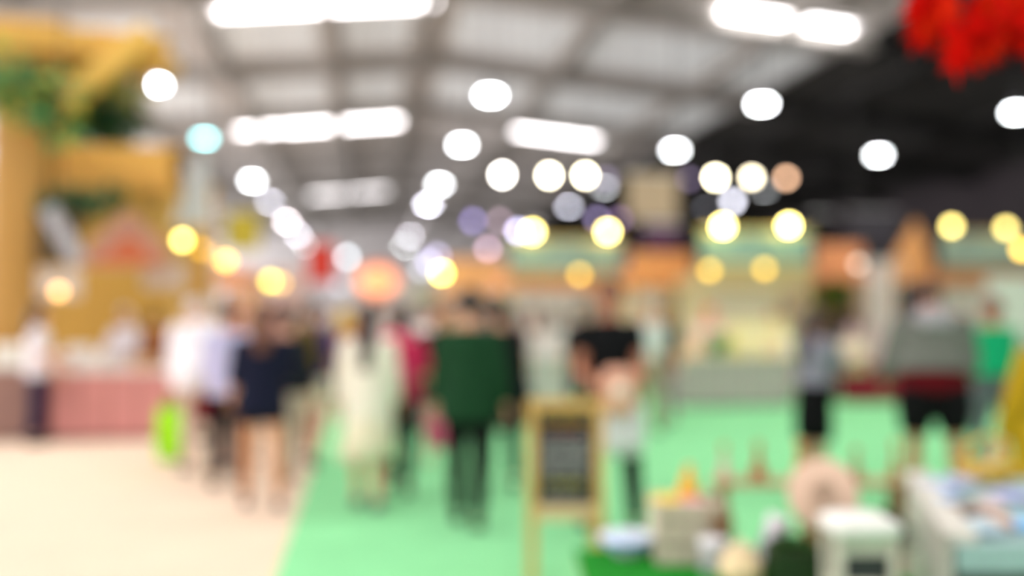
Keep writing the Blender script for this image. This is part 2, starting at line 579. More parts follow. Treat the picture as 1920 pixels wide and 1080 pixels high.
# right row from the middle of the picture to the right edge
S6 = stall('stall with a broad grey-teal sign behind the black-shirted person', 950, 1165, 20, 2.4, (2.05, 2.45), (232, 150, 84), (205, 200, 190), (214, 180, 110), (2.35, 3.05), (134, 156, 148))
S1 = stall('stall with a plain light orange fascia, left of the big teal sign', 1180, 1296, 19, 1.1, (2.05, 2.72), (236, 154, 88), (214, 204, 186), (205, 160, 100))
S2 = stall('stall under the brightest teal sign with two bright lamps on top', 1306, 1522, 18, 1.1, (2.0, 2.4), (200, 176, 130), (226, 214, 186), (214, 190, 120), (2.42, 3.05), (122, 154, 148))
S3 = stall('narrow stall with a coral orange fascia under the dark wall', 1530, 1618, 18.5, 2.2, (2.15, 2.85), (230, 146, 96), (190, 170, 150), (205, 150, 100))
S4 = stall('stall with a pointed orange gable right of the white curtain', 1672, 1748, 19.2, 1.4, (2.17, 3.35), (226, 158, 98), (196, 176, 156), (222, 180, 100), gable=True)
S5 = stall('stall with a grey-teal sign at the right edge', 1758, 1960, 18.8, .5, (2.05, 2.37), (196, 130, 84), (206, 202, 192), (160, 130, 90), (2.43, 3.07), (128, 144, 134))
S7 = stall('distant stall with an orange fascia right of the green jacket', 832, 948, 25, 2.4, (2.1, 2.95), (226, 168, 108), (205, 196, 184), (200, 150, 100))
for a in ((998, 438, 20, 'yellow sign lamp at the left end of the middle grey-teal sign', S6, 3.0, 3.0, .085),
          (1140, 436, 20, 'yellow sign lamp at the right end of the middle grey-teal sign', S6, 3.0, 3.0, .085),
          (1356, 428, 18, 'very bright sign lamp at the left of the brightest teal sign', S2, 3.0, 4.2, .08),
          (1480, 425, 18, 'very bright sign lamp at the right of the brightest teal sign', S2, 3.0, 4.2, .08),
          (1786, 428, 18.8, 'amber sign lamp at the left of the right-edge teal sign', S5, 3.05, .95, .08),
          (1888, 430, 18.8, 'amber sign lamp near the right of the right-edge teal sign', S5, 3.05, .8, .08)):
    signlamp(a[0], a[1], a[2], (255, 230, 130), a[6], a[7], a[3], a[5], a[4][3])
for px, py, d, e, lb in ((1087, 515, 19.0, .4, 'dim amber bulb under the middle grey-teal sign'),
                         (1331, 507, 17.0, .42, 'dim amber bulb under the brightest teal sign, left of two'),
                         (1434, 504, 17.0, .42, 'dim amber bulb under the brightest teal sign, right of two'),
                         (1918, 467, 14.5, 1.0, 'amber bulb cut by the right picture edge')):
    pendant(px, py, d, (255, 205, 80), e, .07, lb, None, 'amber bulbs under the stall signs')

# counters in the right row
def Yd(px, d):
    return gp(px, d).y
Yc = Yd(1375, 16.6)
counter('light grey counter behind the green carpet, below the brightest teal sign', hx(1272, Yc), hx(1484, Yc), Yc, Yc + .7, .86, (176, 168, 162), (226, 216, 180))
Yr0 = Yd(1725, 17.5)
counter('low crimson cloth-fronted counter behind the grey hoodie', hx(1592, Yr0), hx(1860, Yr0), Yr0, Yr0 + .4, .64, (128, 8, 34), (150, 30, 50))
Ym = Yd(1010, 15)
counter('off-white counter behind the chalkboard sign', hx(946, Ym), hx(1082, Ym), Ym, Ym + .7, .92, (206, 202, 196), (222, 218, 210))

# left side: far stalls along the aisle
stall('cream and orange stall beyond the yellow pavilion', 392, 470, 20, 2.2, (2.1, 2.5), (222, 150, 96), (214, 176, 150), (214, 170, 90))
stall('pinkish stall far down the left of the aisle', 478, 568, 30, 2.4, (2.3, 2.9), (214, 184, 170), (206, 180, 172), (190, 170, 150))
stall('distant grey-white stall at the end of the aisle', 660, 770, 44, 2.4, (2.3, 3.1), (206, 196, 190), (214, 208, 200), (200, 190, 170))
stall('distant pale stall behind the pink backpack', 772, 836, 34, 2.4, (2.0, 2.5), (190, 200, 160), (208, 200, 195), (200, 190, 170))

# hanging banners and signs
def banner(name, px, py0, py1, wpx, d, rgb, label, cat='banner', stripes=None, extra=None):
    z0, z1 = zy(py1, d), zy(py0, d)
    w = wpx / F * d
    p = gp(px, d, z0)
    t = thing(name, label, cat, p, -TH * .0)
    m = MB().bb(-w / 2, w / 2, -.02, .02, 0, z1 - z0).build('panel', cloth(rgb), t)
    MB().loft([(-w / 2 - .05, 0, z1 - z0 + .02), (w / 2 + .05, 0, z1 - z0 + .02)], [.03, .03], ref=(0, 0, 1), n=8).build('hanging_bar', m_alu, t)
    zt = roof_z(p.x) - z0
    for sx in (-1, 1):
        MB().loft([(sx * w * .45, 0, z1 - z0 + .03), (sx * w * .45, 0, zt)], [.008, .008], n=5, cap=False).build('hanging_wire', m_blk, t)
    if stripes:
        for (a, b, c, dd2, col) in stripes:
            MB().bb(-w / 2 + a * w, -w / 2 + b * w, -.03, -.021, c * (z1 - z0), dd2 * (z1 - z0)).build('printed_patch', cloth(col), t)
    return t
banner('hanging_banner', 1225, 328, 412, 96, 24, (176, 160, 134), 'tan square banner hanging below the roof at the dark wall')
banner('hanging_banner', 1240, 422, 468, 66, 22, (88, 58, 84), 'dark purple banner under the tan square banner')
banner('hanging_banner', 602, 456, 530, 52, 34, (214, 70, 56), 'red banner hanging over the aisle left of centre')
banner('hanging_banner', 455, 398, 470, 62, 26, (176, 164, 60), 'olive yellow banner hanging left over the aisle')
banner('hanging_banner', 1640, 398, 458, 90, 26, (72, 70, 76), 'dark grey banner hanging against the dark right wall')
banner('hanging_banner', 1545, 402, 458, 46, 25, (30, 28, 30), 'black banner hanging beside the dark grey one')
# oval lit orange sign
p = gp(708, 30, zy(527, 30))
t = thing('oval_sign', 'oval peach orange lit sign above the far crowd', 'sign', p)
MB().ell((0, 0, 0), (.62, .12, .42)).build('sign_face', glow('peach sign light', (255, 160, 110), 1.2), t, smooth=True)
MB().lathe([(.5, 0), (.56, 0), (.56, .1), (.5, .1)], rot=Matrix.Rotation(PI / 2, 3, 'X') @ Matrix.Scale(1, 3), c=(0, .1, 0)).build('sign_rim', mat('orange rim', (226, 120, 70)), t)
MB().loft([(0, .1, .3), (0, .1, roof_z(p.x) - p.z)], [.01, .01], n=5, cap=False).build('cord', m_blk, t)

# white curtain and white panel on the right
p = gp(1652, 18.15)
t = thing('curtain', 'tall pale pinkish white curtain between the orange stalls', 'curtain', (p.x, p.y, .012))
b = MB()
pts = []
for k in range(41):
    u = k / 40
    pts.append((-.34 + .68 * u, .05 * math.sin(u * 26)))
i0 = 0
for z in (0.05, 2.5):
    sc = 1 if z < 1 else .62
    for x, y in pts:
        b.v.append((x * sc, y - .006, z))
    for x, y in reversed(pts):
        b.v.append((x * sc, y + .006, z))
n = 82
for k in range(n):
    b.f.append((k, (k + 1) % n, n + (k + 1) % n, n + k))
b.f.append(tuple(reversed(range(n))))
b.f.append(tuple(range(n, 2 * n)))
b.build('curtain_cloth', cloth((222, 208, 204)), t)
MB().loft([(-.4, 0, 2.52), (.4, 0, 2.52)], [.018, .018], ref=(0, 0, 1), n=8).build('curtain_rail', m_alu, t)
for sx in (-.4, .4):
    MB().loft([(sx, 0, 0), (sx, 0, 2.52)], [.015, .015], n=8).build('curtain_pole', m_alu, t)
p = gp(1896, 16)
t = thing('display_board', 'white display board standing behind the green-shirted person', 'board', (p.x, p.y, .012))
MB().bb(-.42, .42, -.02, .02, 1.1, 2.15).build('panel', mat('white laminate', (206, 208, 198), .5), t, bevel=.005)
for sx in (-.38, .38):
    MB().bb(sx - .02, sx + .02, -.025, .025, 0, 2.15).build('leg', m_alu, t)
    MB().bb(sx - .02, sx + .02, -.25, .25, 0, .03).build('foot', m_alu, t)

# ------------------------------------------------------------------ yellow timber pavilion (left)
YW = (214, 166, 70)
YW2 = (202, 160, 78)
PY = gp(40, 13.4).y            # front plane of the pavilion
DP = 13.4
pav = thing('pavilion', 'yellow timber pavilion with post, beams and knee brace at the left edge', 'pavilion', (0, 0, .012))
def zp(py):
    return zy(py, DP)
xb = hx(78, PY)
xr = hx(338, PY)
MB().loft([(xb - .42, PY, 0), (xb - .32, PY, 1.5), (xb - .30, PY, 2.6), (xb - .24, PY, 3.6), (xb - .18, PY, zp(40))], [(.34, .26), (.34, .26), (.34, .25), (.40, .25), (.46, .25)], n=20, cap=False, sq=.5).build('post', wood((180, 138, 62)), pav, smooth=True)
MB().beam((xb - 3.5, PY - .35, zp(52)), (xr - .15, PY - .2, zp(92)), .22, .36).build('crossbeam', wood(YW), pav, bevel=.02)
MB().beam((xb - 3.5, PY + .5, zp(104)), (xr - .1, PY + .3, zp(106)), .22, .26).build('crossbeam', wood((212, 170, 84)), pav, bevel=.02)
MB().beam((xb + .05, PY - .3, zp(236)), (hx(285, PY), PY - .3, zp(62)), .26, .30).build('knee_brace', wood((230, 186, 84)), pav, bevel=.02)
MB().bb(hx(86, PY), hx(342, PY), PY - .06, PY + .06, zp(352), zp(270)).build('fascia_board', wood((228, 176, 80)), pav, bevel=.015)
MB().beam((xb - .1, PY - .1, zp(300)), (hx(330, PY), PY - .1, zp(345)), .08, .16).build('fascia_trim', wood((212, 160, 70)), pav, bevel=.01)
MB().bb(hx(100, PY + .4), hx(330, PY + .4), PY + .4, PY + .48, zp(430), zp(352)).build('lower_fascia', wood((214, 180, 90)), pav)
MB().box((hx(332, PY), PY, zp(275) / 2), (.12, .12, zp(275))).build('post', wood((204, 168, 96)), pav, bevel=.01)
MB().box((hx(374, PY + .8), PY + .8, 1.25), (.12, .12, 2.5)).build('post', wood((196, 142, 50)), pav, bevel=.01)
for k in range(5):
    x = hx(40, PY) - 1.4 + k * .62
    MB().beam((x, PY - .3, zp(70)), (x, PY + 2.8, zp(70)), .1, .2).build('rafter', wood(YW), pav, bevel=.01)
MB().bb(hx(-80, PY + 2.9), hx(404, PY + 2.9), PY + 2.9, PY + 2.98, 0, 3.7).build('back_wall', wood((188, 150, 62)), pav)

def garland(label, pts, n, spread, cols, L=.16, cat='garland', name='leaf_garland', stem=(90, 70, 40)):
    c0 = Vector(pts[0])
    t = thing(name, label, cat, c0)
    q = [Vector(p) - c0 for p in pts]
    MB().loft(q, [.012] * len(q), n=6).build('vine', mat('vine', stem, .8), t, smooth=True)
    ms = [MB() for _ in cols]
    for i in range(n):
        u = random.random() * (len(q) - 1)
        k = min(int(u), len(q) - 2)
        p = q[k].lerp(q[k + 1], u - k) + Vector((random.gauss(0, spread[0]), random.gauss(0, spread[1]), random.gauss(0, spread[2])))
        ms[i % len(cols)].leaf(p, L * random.uniform(.7, 1.3), L * .6, random.uniform(0, 6.28), random.uniform(-1.3, .6), random.uniform(-.8, .8))
    for mb, c in zip(ms, cols):
        mb.build('leaves', mat('leaf', c, .6, var=.2, scale=6), t)
    return t
g1, g2, g3, g4 = (36, 96, 56), (58, 92, 40), (120, 150, 60), (24, 72, 44)
def pt(px, py, d):
    v = gp(px, d)
    return (v.x, v.y, zy(py, d))
garland('thick dark green leaf garland under the yellow top beam', [pt(60, 190, 13.9), pt(130, 205, 13.9), pt(180, 222, 13.9), pt(215, 225, 13.9)], 420, (.22, .14, .20), [g1, g2, g4], .24)
garland('lighter green leaf garland in the upper left corner by the post', [pt(-30, 135, 12.5), pt(20, 150, 12.5), pt(75, 185, 12.5), pt(110, 225, 12.6)], 230, (.16, .08, .18), [(96, 160, 96), (170, 176, 70), g1], .24)
garland('short green leaf garland below the yellow fascia', [pt(92, 374, 13.1), pt(160, 380, 13.1), pt(220, 370, 13.1)], 200, (.14, .07, .09), [g1, (70, 110, 70)], .17)
garland('yellow-green leaf sprig hanging right of the knee brace', [pt(150, 130, 13.8), pt(200, 165, 13.8), pt(235, 170, 13.8)], 130, (.18, .12, .14), [(196, 180, 76), (120, 140, 60)], .22)

# gabled sign and other boards inside the pavilion
d = 12.9
p = gp(238, d)
t = thing('gabled_sign', 'gable-shaped sign with a russet peak, above the pink counter', 'sign', (p.x, p.y, 0))
zb, zt = zy(500, d), zy(392, d)
w = 160 / F * d
MB().prism([(-w / 2, zb), (w / 2, zb), (w * .42, zb + .3), (0, zt), (-w * .42, zb + .3)], 0, .04).build('sign_board', mat('dusty pink board', (176, 132, 112), .7, var=.2, scale=5), t)
MB().prism([(-w * .46, zb + .03), (w * .38, zb + .03), (.12, zb + .33), (-.02, zb + .42), (-.2, zb + .2)], -.015, 0).build('painted_peak', mat('russet paint', (186, 98, 60), .7, var=.2, scale=8), t)
MB().beam((-w / 2, -.01, zb), (w / 2, -.01, zb), .04, .05).build('sign_frame', wood((190, 150, 110)), t)
for sx in (-.3, .3):
    MB().loft([(sx, .02, zb + .35), (sx, .02, zp(360))], [.008, .008], n=5, cap=False).build('hanging_wire', m_blk, t)
p = gp(108, 12.8)
t = thing('tilted_panel', 'tilted dark panel with a silvery band, hanging left of the gabled sign', 'panel', (p.x, p.y, zy(500, 12.8)))
rot = Matrix.Rotation(R(32), 3, 'Y')
MB().box((0, 0, .36), (.56, .04, .66)).build('panel', mat('dark olive board', (84, 68, 38), .7), t)
MB().box((.07, -.04, .4), (.22, .03, .80), Matrix.Rotation(R(-30), 3, 'Y')).build('silver_band', mat('silvery paint', (176, 178, 184), .5), t)
for sx in (-.15, .15):
    MB().loft([(sx, 0, .69), (sx, 0, zp(350) - zy(500, 12.8))], [.006, .006], n=5, cap=False).build('hanging_wire', m_blk, t)
def flatsign(px0, px1, py0, py1, d, rgb, label, top=3.0):
    pc = gp((px0 + px1) / 2, d)
    w = (px1 - px0) / F * d
    z0, z1 = zy(py1, d), zy(py0, d)
    t = thing('hanging_sign', label, 'sign', (pc.x, pc.y, z0))
    MB().bb(-w / 2, w / 2, -.015, .015, 0, z1 - z0).build('sign_board', mat('sign board', rgb, .6, var=.08, scale=4), t, bevel=.005)
    fr = MB()
    h = z1 - z0
    fr.bb(-w / 2, w / 2, -.022, -.015, 0, .02).bb(-w / 2, w / 2, -.022, -.015, h - .02, h)
    fr.build('sign_frame', wood((196, 170, 130)), t)
    for sx in (-.4, .4):
        MB().loft([(sx * w, 0, z1 - z0), (sx * w, 0, top - z0)], [.006, .006], n=5, cap=False).build('hanging_wire', m_blk, t)
    return t
flatsign(72, 150, 502, 560, 12.75, (206, 192, 176), 'pale board hanging above the white-shirted visitor at far left', top=zp(352))
flatsign(268, 348, 488, 542, 13.3, (208, 192, 178), 'pale board hanging under the right end of the gabled sign', top=zp(352))

# pale grey tapered flag standing right of the pavilion
p = gp(362, 12.4)
t = thing('feather_flag', 'tall pale grey tapered flag right of the pavilion', 'flag', (p.x, p.y, .012))
z0, z1 = zy(425, 12.5), zy(290, 12.5)
MB().prism([(-.27, z0), (.22, z0), (.16, z1 - .05), (.1, z1), (.03, z1 - .03)], -.008, .008).build('flag_cloth', cloth((178, 184, 182)), t)
MB().loft([(.24, 0, 0), (.22, 0, z0), (.12, 0, z1)], [.018, .014, .009], n=8).build('flag_pole', m_alu, t)
MB().lathe([(.22, 0), (.22, .03), (.05, .06)], c=(.24, 0, 0)).build('base', m_blk, t)

# pink counter on the left
Yp = gp(190, 12.2).y
counter('dusty pink panelled counter with white worktop inside the pavilion', hx(92, Yp), hx(318, Yp), Yp, Yp + .8, .86, (206, 142, 138), (226, 214, 204), panels=4)
Yq = Yp + .1
counter('pale counter at the left edge beside the pink one', hx(-60, Yq), hx(84, Yq), Yq, Yq + .7, .92, (150, 118, 108), (224, 220, 210), panels=3)

# ------------------------------------------------------------------ goods on the counters
m_paper = mat('paper', (228, 224, 216), .8)
def carton(loc, size, rgb, label, lid=None, group=None, rz=0):
    t = thing('carton', label, 'box', loc, rz, group)
    MB().bb(-size[0] / 2, size[0] / 2, -size[1] / 2, size[1] / 2, 0, size[2]).build('body', mat('card', rgb, .8, var=.06), t, bevel=.006)
    l = lid or tuple(min(255, c + 18) for c in rgb)
    MB().bb(-size[0] / 2 - .006, size[0] / 2 + .006, -size[1] / 2 - .006, size[1] / 2 + .006, size[2] * .78, size[2] + .006).build('lid', mat('card', l, .8, var=.06), t, bevel=.006)
    return t
def basket(loc, r, h, rgb, fill, label, fillc, group=None):
    t = thing('basket', label, 'basket', loc, 0, group)
    MB().lathe([(r * .75, 0), (r * .92, h * .5), (r, h), (r * .95, h), (r * .86, h * .5), (r * .7, .01)], n=24).build('body', mat('wicker', rgb, .8, var=.25, scale=60, bump=.5), t, smooth=True)
    MB().loft([(r * math.cos(a), r * math.sin(a), h) for a in [2 * PI * k / 20 for k in range(21)]], [.012] * 21, ref=(0, 0, 1), n=6, cap=False).build('rim', mat('wicker', rgb, .8), t, smooth=True)
    MB().loft([(-r, 0, h), (-r * .8, 0, h + r * .8), (0, 0, h + r * 1.15), (r * .8, 0, h + r * .8), (r, 0, h)], [.01] * 5, ref=(0, 1, 0), n=6, cap=False).build('handle', mat('wicker', rgb, .8), t, smooth=True)
    f = MB()
    return t
def bowl_item(loc, r, h, rgb, label, cat='bowl', group=None):
    t = MB().lathe([(r * .5, 0), (r * .55, .01), (r * .9, h * .6), (r, h), (r * .95, h), (r * .8, h * .5), (.02, .02)], n=24).build('bowl', mat('glaze', rgb, .35, var=.06), None, smooth=True, loc=loc)
    return tag(t, label, cat, group)
def packet(loc, w, l, h, rgb, label, rz=0.0, group=None, pitch=0.0):
    """soft pillow bag with crimped ends"""
    t = thing('snack_packet', label, 'packet', loc, rz, group)
    b = MB()
    N, M = 12, 8
    for sgn in (0, 1):
        for i in range(N + 1):
            for j in range(M + 1):
                u, v = i / N * 2 - 1, j / M * 2 - 1
                hh = h / 2 * max(0, (1 - u * u)) ** .5 * max(0, (1 - v * v)) ** .6
                b.v.append((v * w / 2, u * l / 2, h / 2 + (hh if sgn else -hh)))
    K = (N + 1) * (M + 1)
    for sgn in (0, 1):
        for i in range(N):
            for j in range(M):
                a = sgn * K + i * (M + 1) + j
                q = (a, a + 1, a + M + 2, a + M + 1)
                b.f.append(q if sgn else q[::-1])
    b.build('pouch', mat('film', rgb, .35, var=.1, scale=12), t, smooth=True)
    MB().bb(-w / 2, w / 2, -l / 2 - .02, -l / 2 + .004, h / 2 - .002, h / 2 + .002).bb(-w / 2, w / 2, l / 2 - .004, l / 2 + .02, h / 2 - .002, h / 2 + .002).build('crimp', mat('film', tuple(int(c * .85) for c in rgb), .35), t)
    return t
# pink counter
zc = .872
xs = [hx(p_, Yp + .4) for p_ in (120, 150, 180, 205, 285)]
carton((xs[0], Yp + .35, zc), (.22, .2, .20), (226, 222, 216), 'white carton at the left end of the pink counter')
carton((xs[1], Yp + .4, zc), (.26, .22, .28), (214, 214, 208), 'tall white carton second from the left on the pink counter')
carton((xs[2], Yp + .3, zc), (.24, .2, .18), (222, 218, 212), 'low white carton in the middle of the pink counter')
carton((xs[3], Yp + .45, zc), (.2, .2, .24), (216, 210, 206), 'white carton beside the white-coated seller')
basket((xs[4] - .08, Yp + .3, zc), .14, .12, (222, 180, 140), None, 'peach wicker basket at the right end of the pink counter', None)
carton((hx(20, Yq + .3), Yq + .3, .932), (.34, .25, .24), (222, 222, 212), 'white carton on the pale counter at the left edge')
# grey counter
zc = .872
cols = [(236, 190, 150), (240, 226, 150), (232, 226, 200), (238, 222, 140), (226, 200, 190), (238, 230, 190)]
for k, px in enumerate((1300, 1385, 1408, 1430, 1452, 1472)):
    carton((hx(px, Yc + .35), Yc + .3, zc), (.17, .2, .16 + .07 * (k % 3)), cols[k], '%s carton on the light grey counter' % ['peach', 'deep yellow', 'ivory', 'yellow', 'rosy', 'pale straw'][k] , group=None)
tag(MB().bb(hx(1366, Yc + .5), hx(1478, Yc + .5), Yc + .48, Yc + .68, zc, zc + .55).build('shelf_unit', mat('cream board', (232, 222, 168), .7), bevel=.01), 'cream yellow display shelf standing on the light grey counter', 'shelf')
# green leafy bunch on the grey counter
def bunch(loc, L, n, cols, label, name='leafy_bunch', cat='plant', pot=None):
    t = thing(name, label, cat, loc)
    if pot:
        MB().lathe([(L * .28, 0), (L * .36, L * .35), (L * .4, L * .38), (L * .36, L * .38), (.02, L * .32)], n=18).build('pot', mat('clay', pot, .8), t, smooth=True)
    for ci, c in enumerate(cols):
        b = MB()
        for i in range(n):
            b.leaf((random.gauss(0, L * .18), random.gauss(0, L * .18), (L * .35 if pot else 0) + random.uniform(0, L * .6)), L * .45, L * .2, random.uniform(0, 6.28), random.uniform(.1, 1.3))
        b.build('leaves', mat('leaf', c, .6, var=.2, scale=6), t)
    MB().loft([(0, 0, 0.01), (0, 0, L * .7)], [L * .05, L * .03], n=8).build('stem', mat('stem', (90, 110, 60)), t)
    return t
bunch((hx(1350, Yc - .0), Yc + .12, zc), .42, 60, [(88, 190, 96), (70, 150, 70)], 'fresh green leafy bunch on the light grey counter')
# white goods on the middle counter
zc = .932
for k, (px, h) in enumerate(((962, .22), (990, .34), (1018, .26), (1044, .36), (1070, .24))):
    carton((hx(px, Ym + .35), Ym + .35, zc), (.2, .22, h), [(216, 212, 206), (222, 220, 214), (208, 200, 196), (224, 220, 212), (200, 204, 206)][k],
           'white carton on the off-white counter, %s from the left' % ORD[k], group='white cartons on the off-white counter')
# yellow-leaved plant behind the dark-haired visitor
p = gp(1562, 17.9)
tag(MB().lathe([(.2, 0), (.2, .03), (.05, .05), (.05, 1.35), (.2, 1.38), (.2, 1.41)], n=18).build('plant_stand', mat('black enamel', (38, 38, 36)), loc=(p.x, p.y, .012)), 'slim dark plant stand behind the dark-haired visitor', 'stand')
bunch((p.x, p.y, 1.422), .6, 60, [(86, 100, 30), (120, 116, 24), (50, 70, 30)], 'olive green potted plant on a slim dark stand', 'potted_plant', 'plant', (120, 80, 50))
# yellow round sign in the crowd
flatsign(632, 668, 580, 625, 16, (226, 196, 84), 'small yellow board hanging low over the crowd left of the cream dress', top=14.2)

# ------------------------------------------------------------------ people
SKIN = (214, 160, 128)
def chain(o, par):
    o.parent = par
    return o
def person(px, d, h, yaw, label, top=None, bottom=None, hair=(30, 22, 20), hairlen='short', skin=SKIN, shoe=(40, 38, 40),
           lean=0, head=(0, 0), arms=((5, 8, 15, 0), (5, 8, 15, 0)), legs=((6, 6, 3), (-8, 10, 3)), width=1.0, vox=.010, hood=None, cap=None, apron=None, under=None, z0=.012, curl=25):
    """yaw: degrees, 0 = walking away from the camera, 180 = facing it.
    top=(rgb, sleeve 0..1, hem height above ground, flare); bottom=(kind, rgb, length height)"""
    s = h / 1.75
    base = gp(px, d, z0)
    t = thing('person', label, 'person', base, R(-yaw) - TH)
    V = Vector
    # legs first, hips at origin
    hipx = .088 * width
    L1, L2 = .43, .40
    jl = []
    for sd, (a, k, ab) in zip((-1, 1), legs):
        hip = V((sd * hipx, 0, 0))
        th = V((sd * math.sin(R(ab)), math.sin(R(a)) * math.cos(R(ab)), -math.cos(R(a)) * math.cos(R(ab))))
        sh = V((sd * math.sin(R(ab)) * .6, math.sin(R(a - k)), -math.cos(R(a - k)))).normalized()
        kn = hip + th * L1
        an = kn + sh * L2
        jl.append((hip, kn, an, sh))
    hz = -min(j[2].z for j in jl) + .085
    O = V((0, 0, hz))
    LR = Matrix.Rotation(-R(lean), 3, 'X')
    def sp(hh, y=0.0, x=0.0):
        """point hh above the hips, leaned forward"""
        f = max(0, min(1, hh / .22))
        f = f * f * (3 - 2 * f)
        m = Matrix.Rotation(-R(lean) * f, 3, 'X')
        return (O + m @ V((x, y, hh))) * s
    w = width
    TOR = [(-.10, .120, .085), (-.04, .160, .105), (.02, .168, .112), (.09, .150, .102), (.17, .132, .092), (.26, .146, .102), (.36, .162, .112), (.44, .168, .105), (.50, .150, .082), (.535, .092, .062), (.57, .055, .056), (.62, .052, .056)]
    body = MB()
    body.loft([sp(a) for a, _, _ in TOR], [(b * w * s, c * (w * .5 + .5) * s) for _, b, c in TOR], n=18)
    HR = Matrix.Rotation(-R(lean * .6 + head[0]), 3, 'X')
    HR = HR @ Matrix.Rotation(R(head[1]), 3, 'Z')
    neck = sp(.61)
    hc = neck + (HR @ V((0, .018, .108))) * s
    def skull(p):
        zz = p.z / (.118 * s)
        x, y, z = p.x, p.y, p.z
        if zz < 0:
            x *= 1 - .28 * (-zz) ** 1.3
            if y > 0:
                y *= 1 - .05 * (-zz)
            else:
                y *= 1 - .45 * (-zz)
        return V((x, y, z))
    body.ell(hc, (.077 * s, .096 * s, .118 * s), HR, 20, 14, skull)
    body.loft([hc + HR @ V((0, .088, .02)) * s, hc + HR @ V((0, .106, -.02)) * s, hc + HR @ V((0, .096, -.034)) * s], [(.008 * s, .008 * s), (.014 * s, .012 * s), (.012 * s, .008 * s)], n=8)
    for sd in (-1, 1):
        body.ell(hc + HR @ V((sd * .078, -.004, -.005)) * s, (.010 * s, .018 * s, .032 * s), HR, 8, 6)
    arm_j = []
    slv = top[1] if top else 0
    for sd, (p_, ab, el, inw) in zip((-1, 1), arms):
        sho = sp(.475, 0, sd * .168 * w)
        U = V((sd * math.sin(R(ab)), math.sin(R(p_)) * math.cos(R(ab)), -math.cos(R(p_)) * math.cos(R(ab)))).normalized()
        fo = V((sd * math.sin(R(ab - inw)), math.sin(R(p_ + el)), -math.cos(R(p_ + el)))).normalized()
        elb = sho + U * .285 * s
        wr = elb + fo * .25 * s
        arm_j.append((sho, elb, wr, fo))
        body.loft([sho - U * .01 * s, sho + U * .06 * s, sho.lerp(elb, .6), elb, elb.lerp(wr, .25), elb.lerp(wr, .7), wr], [.058 * s, .052 * s, .044 * s, .038 * s, .041 * s, .032 * s, (.024 * s, .028 * s)], n=12)
        nn = V((-sd, 0, 0))
        nn = (nn - fo * nn.dot(fo)).normalized()
        wd = nn.cross(fo).normalized()
        if wd.y < 0 and p_ + el < 80:
            wd = -wd
        body.loft([wr, wr + fo * .04 * s, wr + fo * .09 * s], [(.028 * s, .018 * s), (.040 * s, .017 * s), (.041 * s, .014 * s)], ref=wd, n=12)
        for fi, (off, fl) in enumerate(((.030, .068), (.010, .078), (-.010, .072), (-.030, .056))):
            c0 = wr + fo * .088 * s + wd * off * s
            dirn = fo.copy()
            ch = [c0]
            cu = R(curl + 6 * fi)
            for q in range(3):
                rotm = Quaternion(wd, (cu if (fo.cross(nn)).dot(wd) > 0 else -cu)).to_matrix()
                dirn = rotm @ dirn
                ch.append(ch[-1] + dirn * fl / 2.7 * s)
            body.loft(ch, [.0098 * s, .0092 * s, .0085 * s, .0070 * s], n=8)
        th0 = wr + fo * .03 * s + wd * .028 * s
        td = (fo * .75 + wd * .55 + nn * .35).normalized()
        body.loft([th0, th0 + td * .035 * s, th0 + (td * .6 + fo * .4).normalized() * .07 * s], [.013 * s, .011 * s, .0085 * s], n=8)
    JL = [tuple((O + q) * s for q in j[:3]) + (j[3],) for j in jl]
    for (hip, kn, an, sh) in JL:
        body.loft([hip + V((0, 0, .03 * s)), hip.lerp(kn, .25), hip.lerp(kn, .65), kn, kn.lerp(an, .28), kn.lerp(an, .7), an, an + V((0, .01, -.03)) * s],
                  [.084 * s * w, .084 * s * w, .066 * s, .053 * s, .057 * s, .040 * s, .034 * s, .034 * s], n=14)
        body.loft([an + V((0, -.03, -.04)) * s, an + V((0, .05, -.05)) * s, an + V((0, .13, -.06)) * s], [(.034 * s, .03 * s), (.038 * s, .026 * s), (.036 * s, .016 * s)], n=10)
    skm = mat('skin', skin, .55, var=.05, scale=9, spec=.35)
    bo = body.build('body', skm, t, voxel=vox * .8)
    # eyes and lips only exist on the front of the head
    ew = MB()
    for sd in (-1, 1):
        ew.ell(hc + HR @ V((sd * .030, .083, .004)) * s, (.013 * s, .011 * s, .008 * s), HR, 10, 6)
    ew.build('eyes', mat('dark iris', (50, 36, 30), .3), bo, smooth=True)
    MB().ell(hc + HR @ V((0, .083, -.062)) * s, (.024 * s, .012 * s, .008 * s), HR, 12, 6).build('lips', mat('lips', (176, 96, 88), .5), bo, smooth=True)
    # shoes
    for (hip, kn, an, sh) in JL:
        b = MB()
        pitch = 0.0
        toe = V((0, 1, 0))
        if an.z > .12 * s:      # lifted heel
            toe = V((0, .75, -.66))
        upv = V((0, 0, 1))
        b.loft([an + (toe * -.055 - upv * .045) * s, an + (toe * .0 - upv * .042) * s, an + (toe * .08 - upv * .052) * s, an + (toe * .15 - upv * .058) * s, an + (toe * .185 - upv * .063) * s],
               [(.036 * s, .034 * s), (.042 * s, .040 * s), (.047 * s, .032 * s), (.046 * s, .024 * s), (.034 * s, .018 * s)], n=14)
        b.loft([an + V((0, -.005, -.045)) * s, an + V((0, -.008, -.005)) * s], [.042 * s, .040 * s], n=12)
        b.build('shoe', mat('shoe', shoe, .5, var=.1), t, voxel=vox)
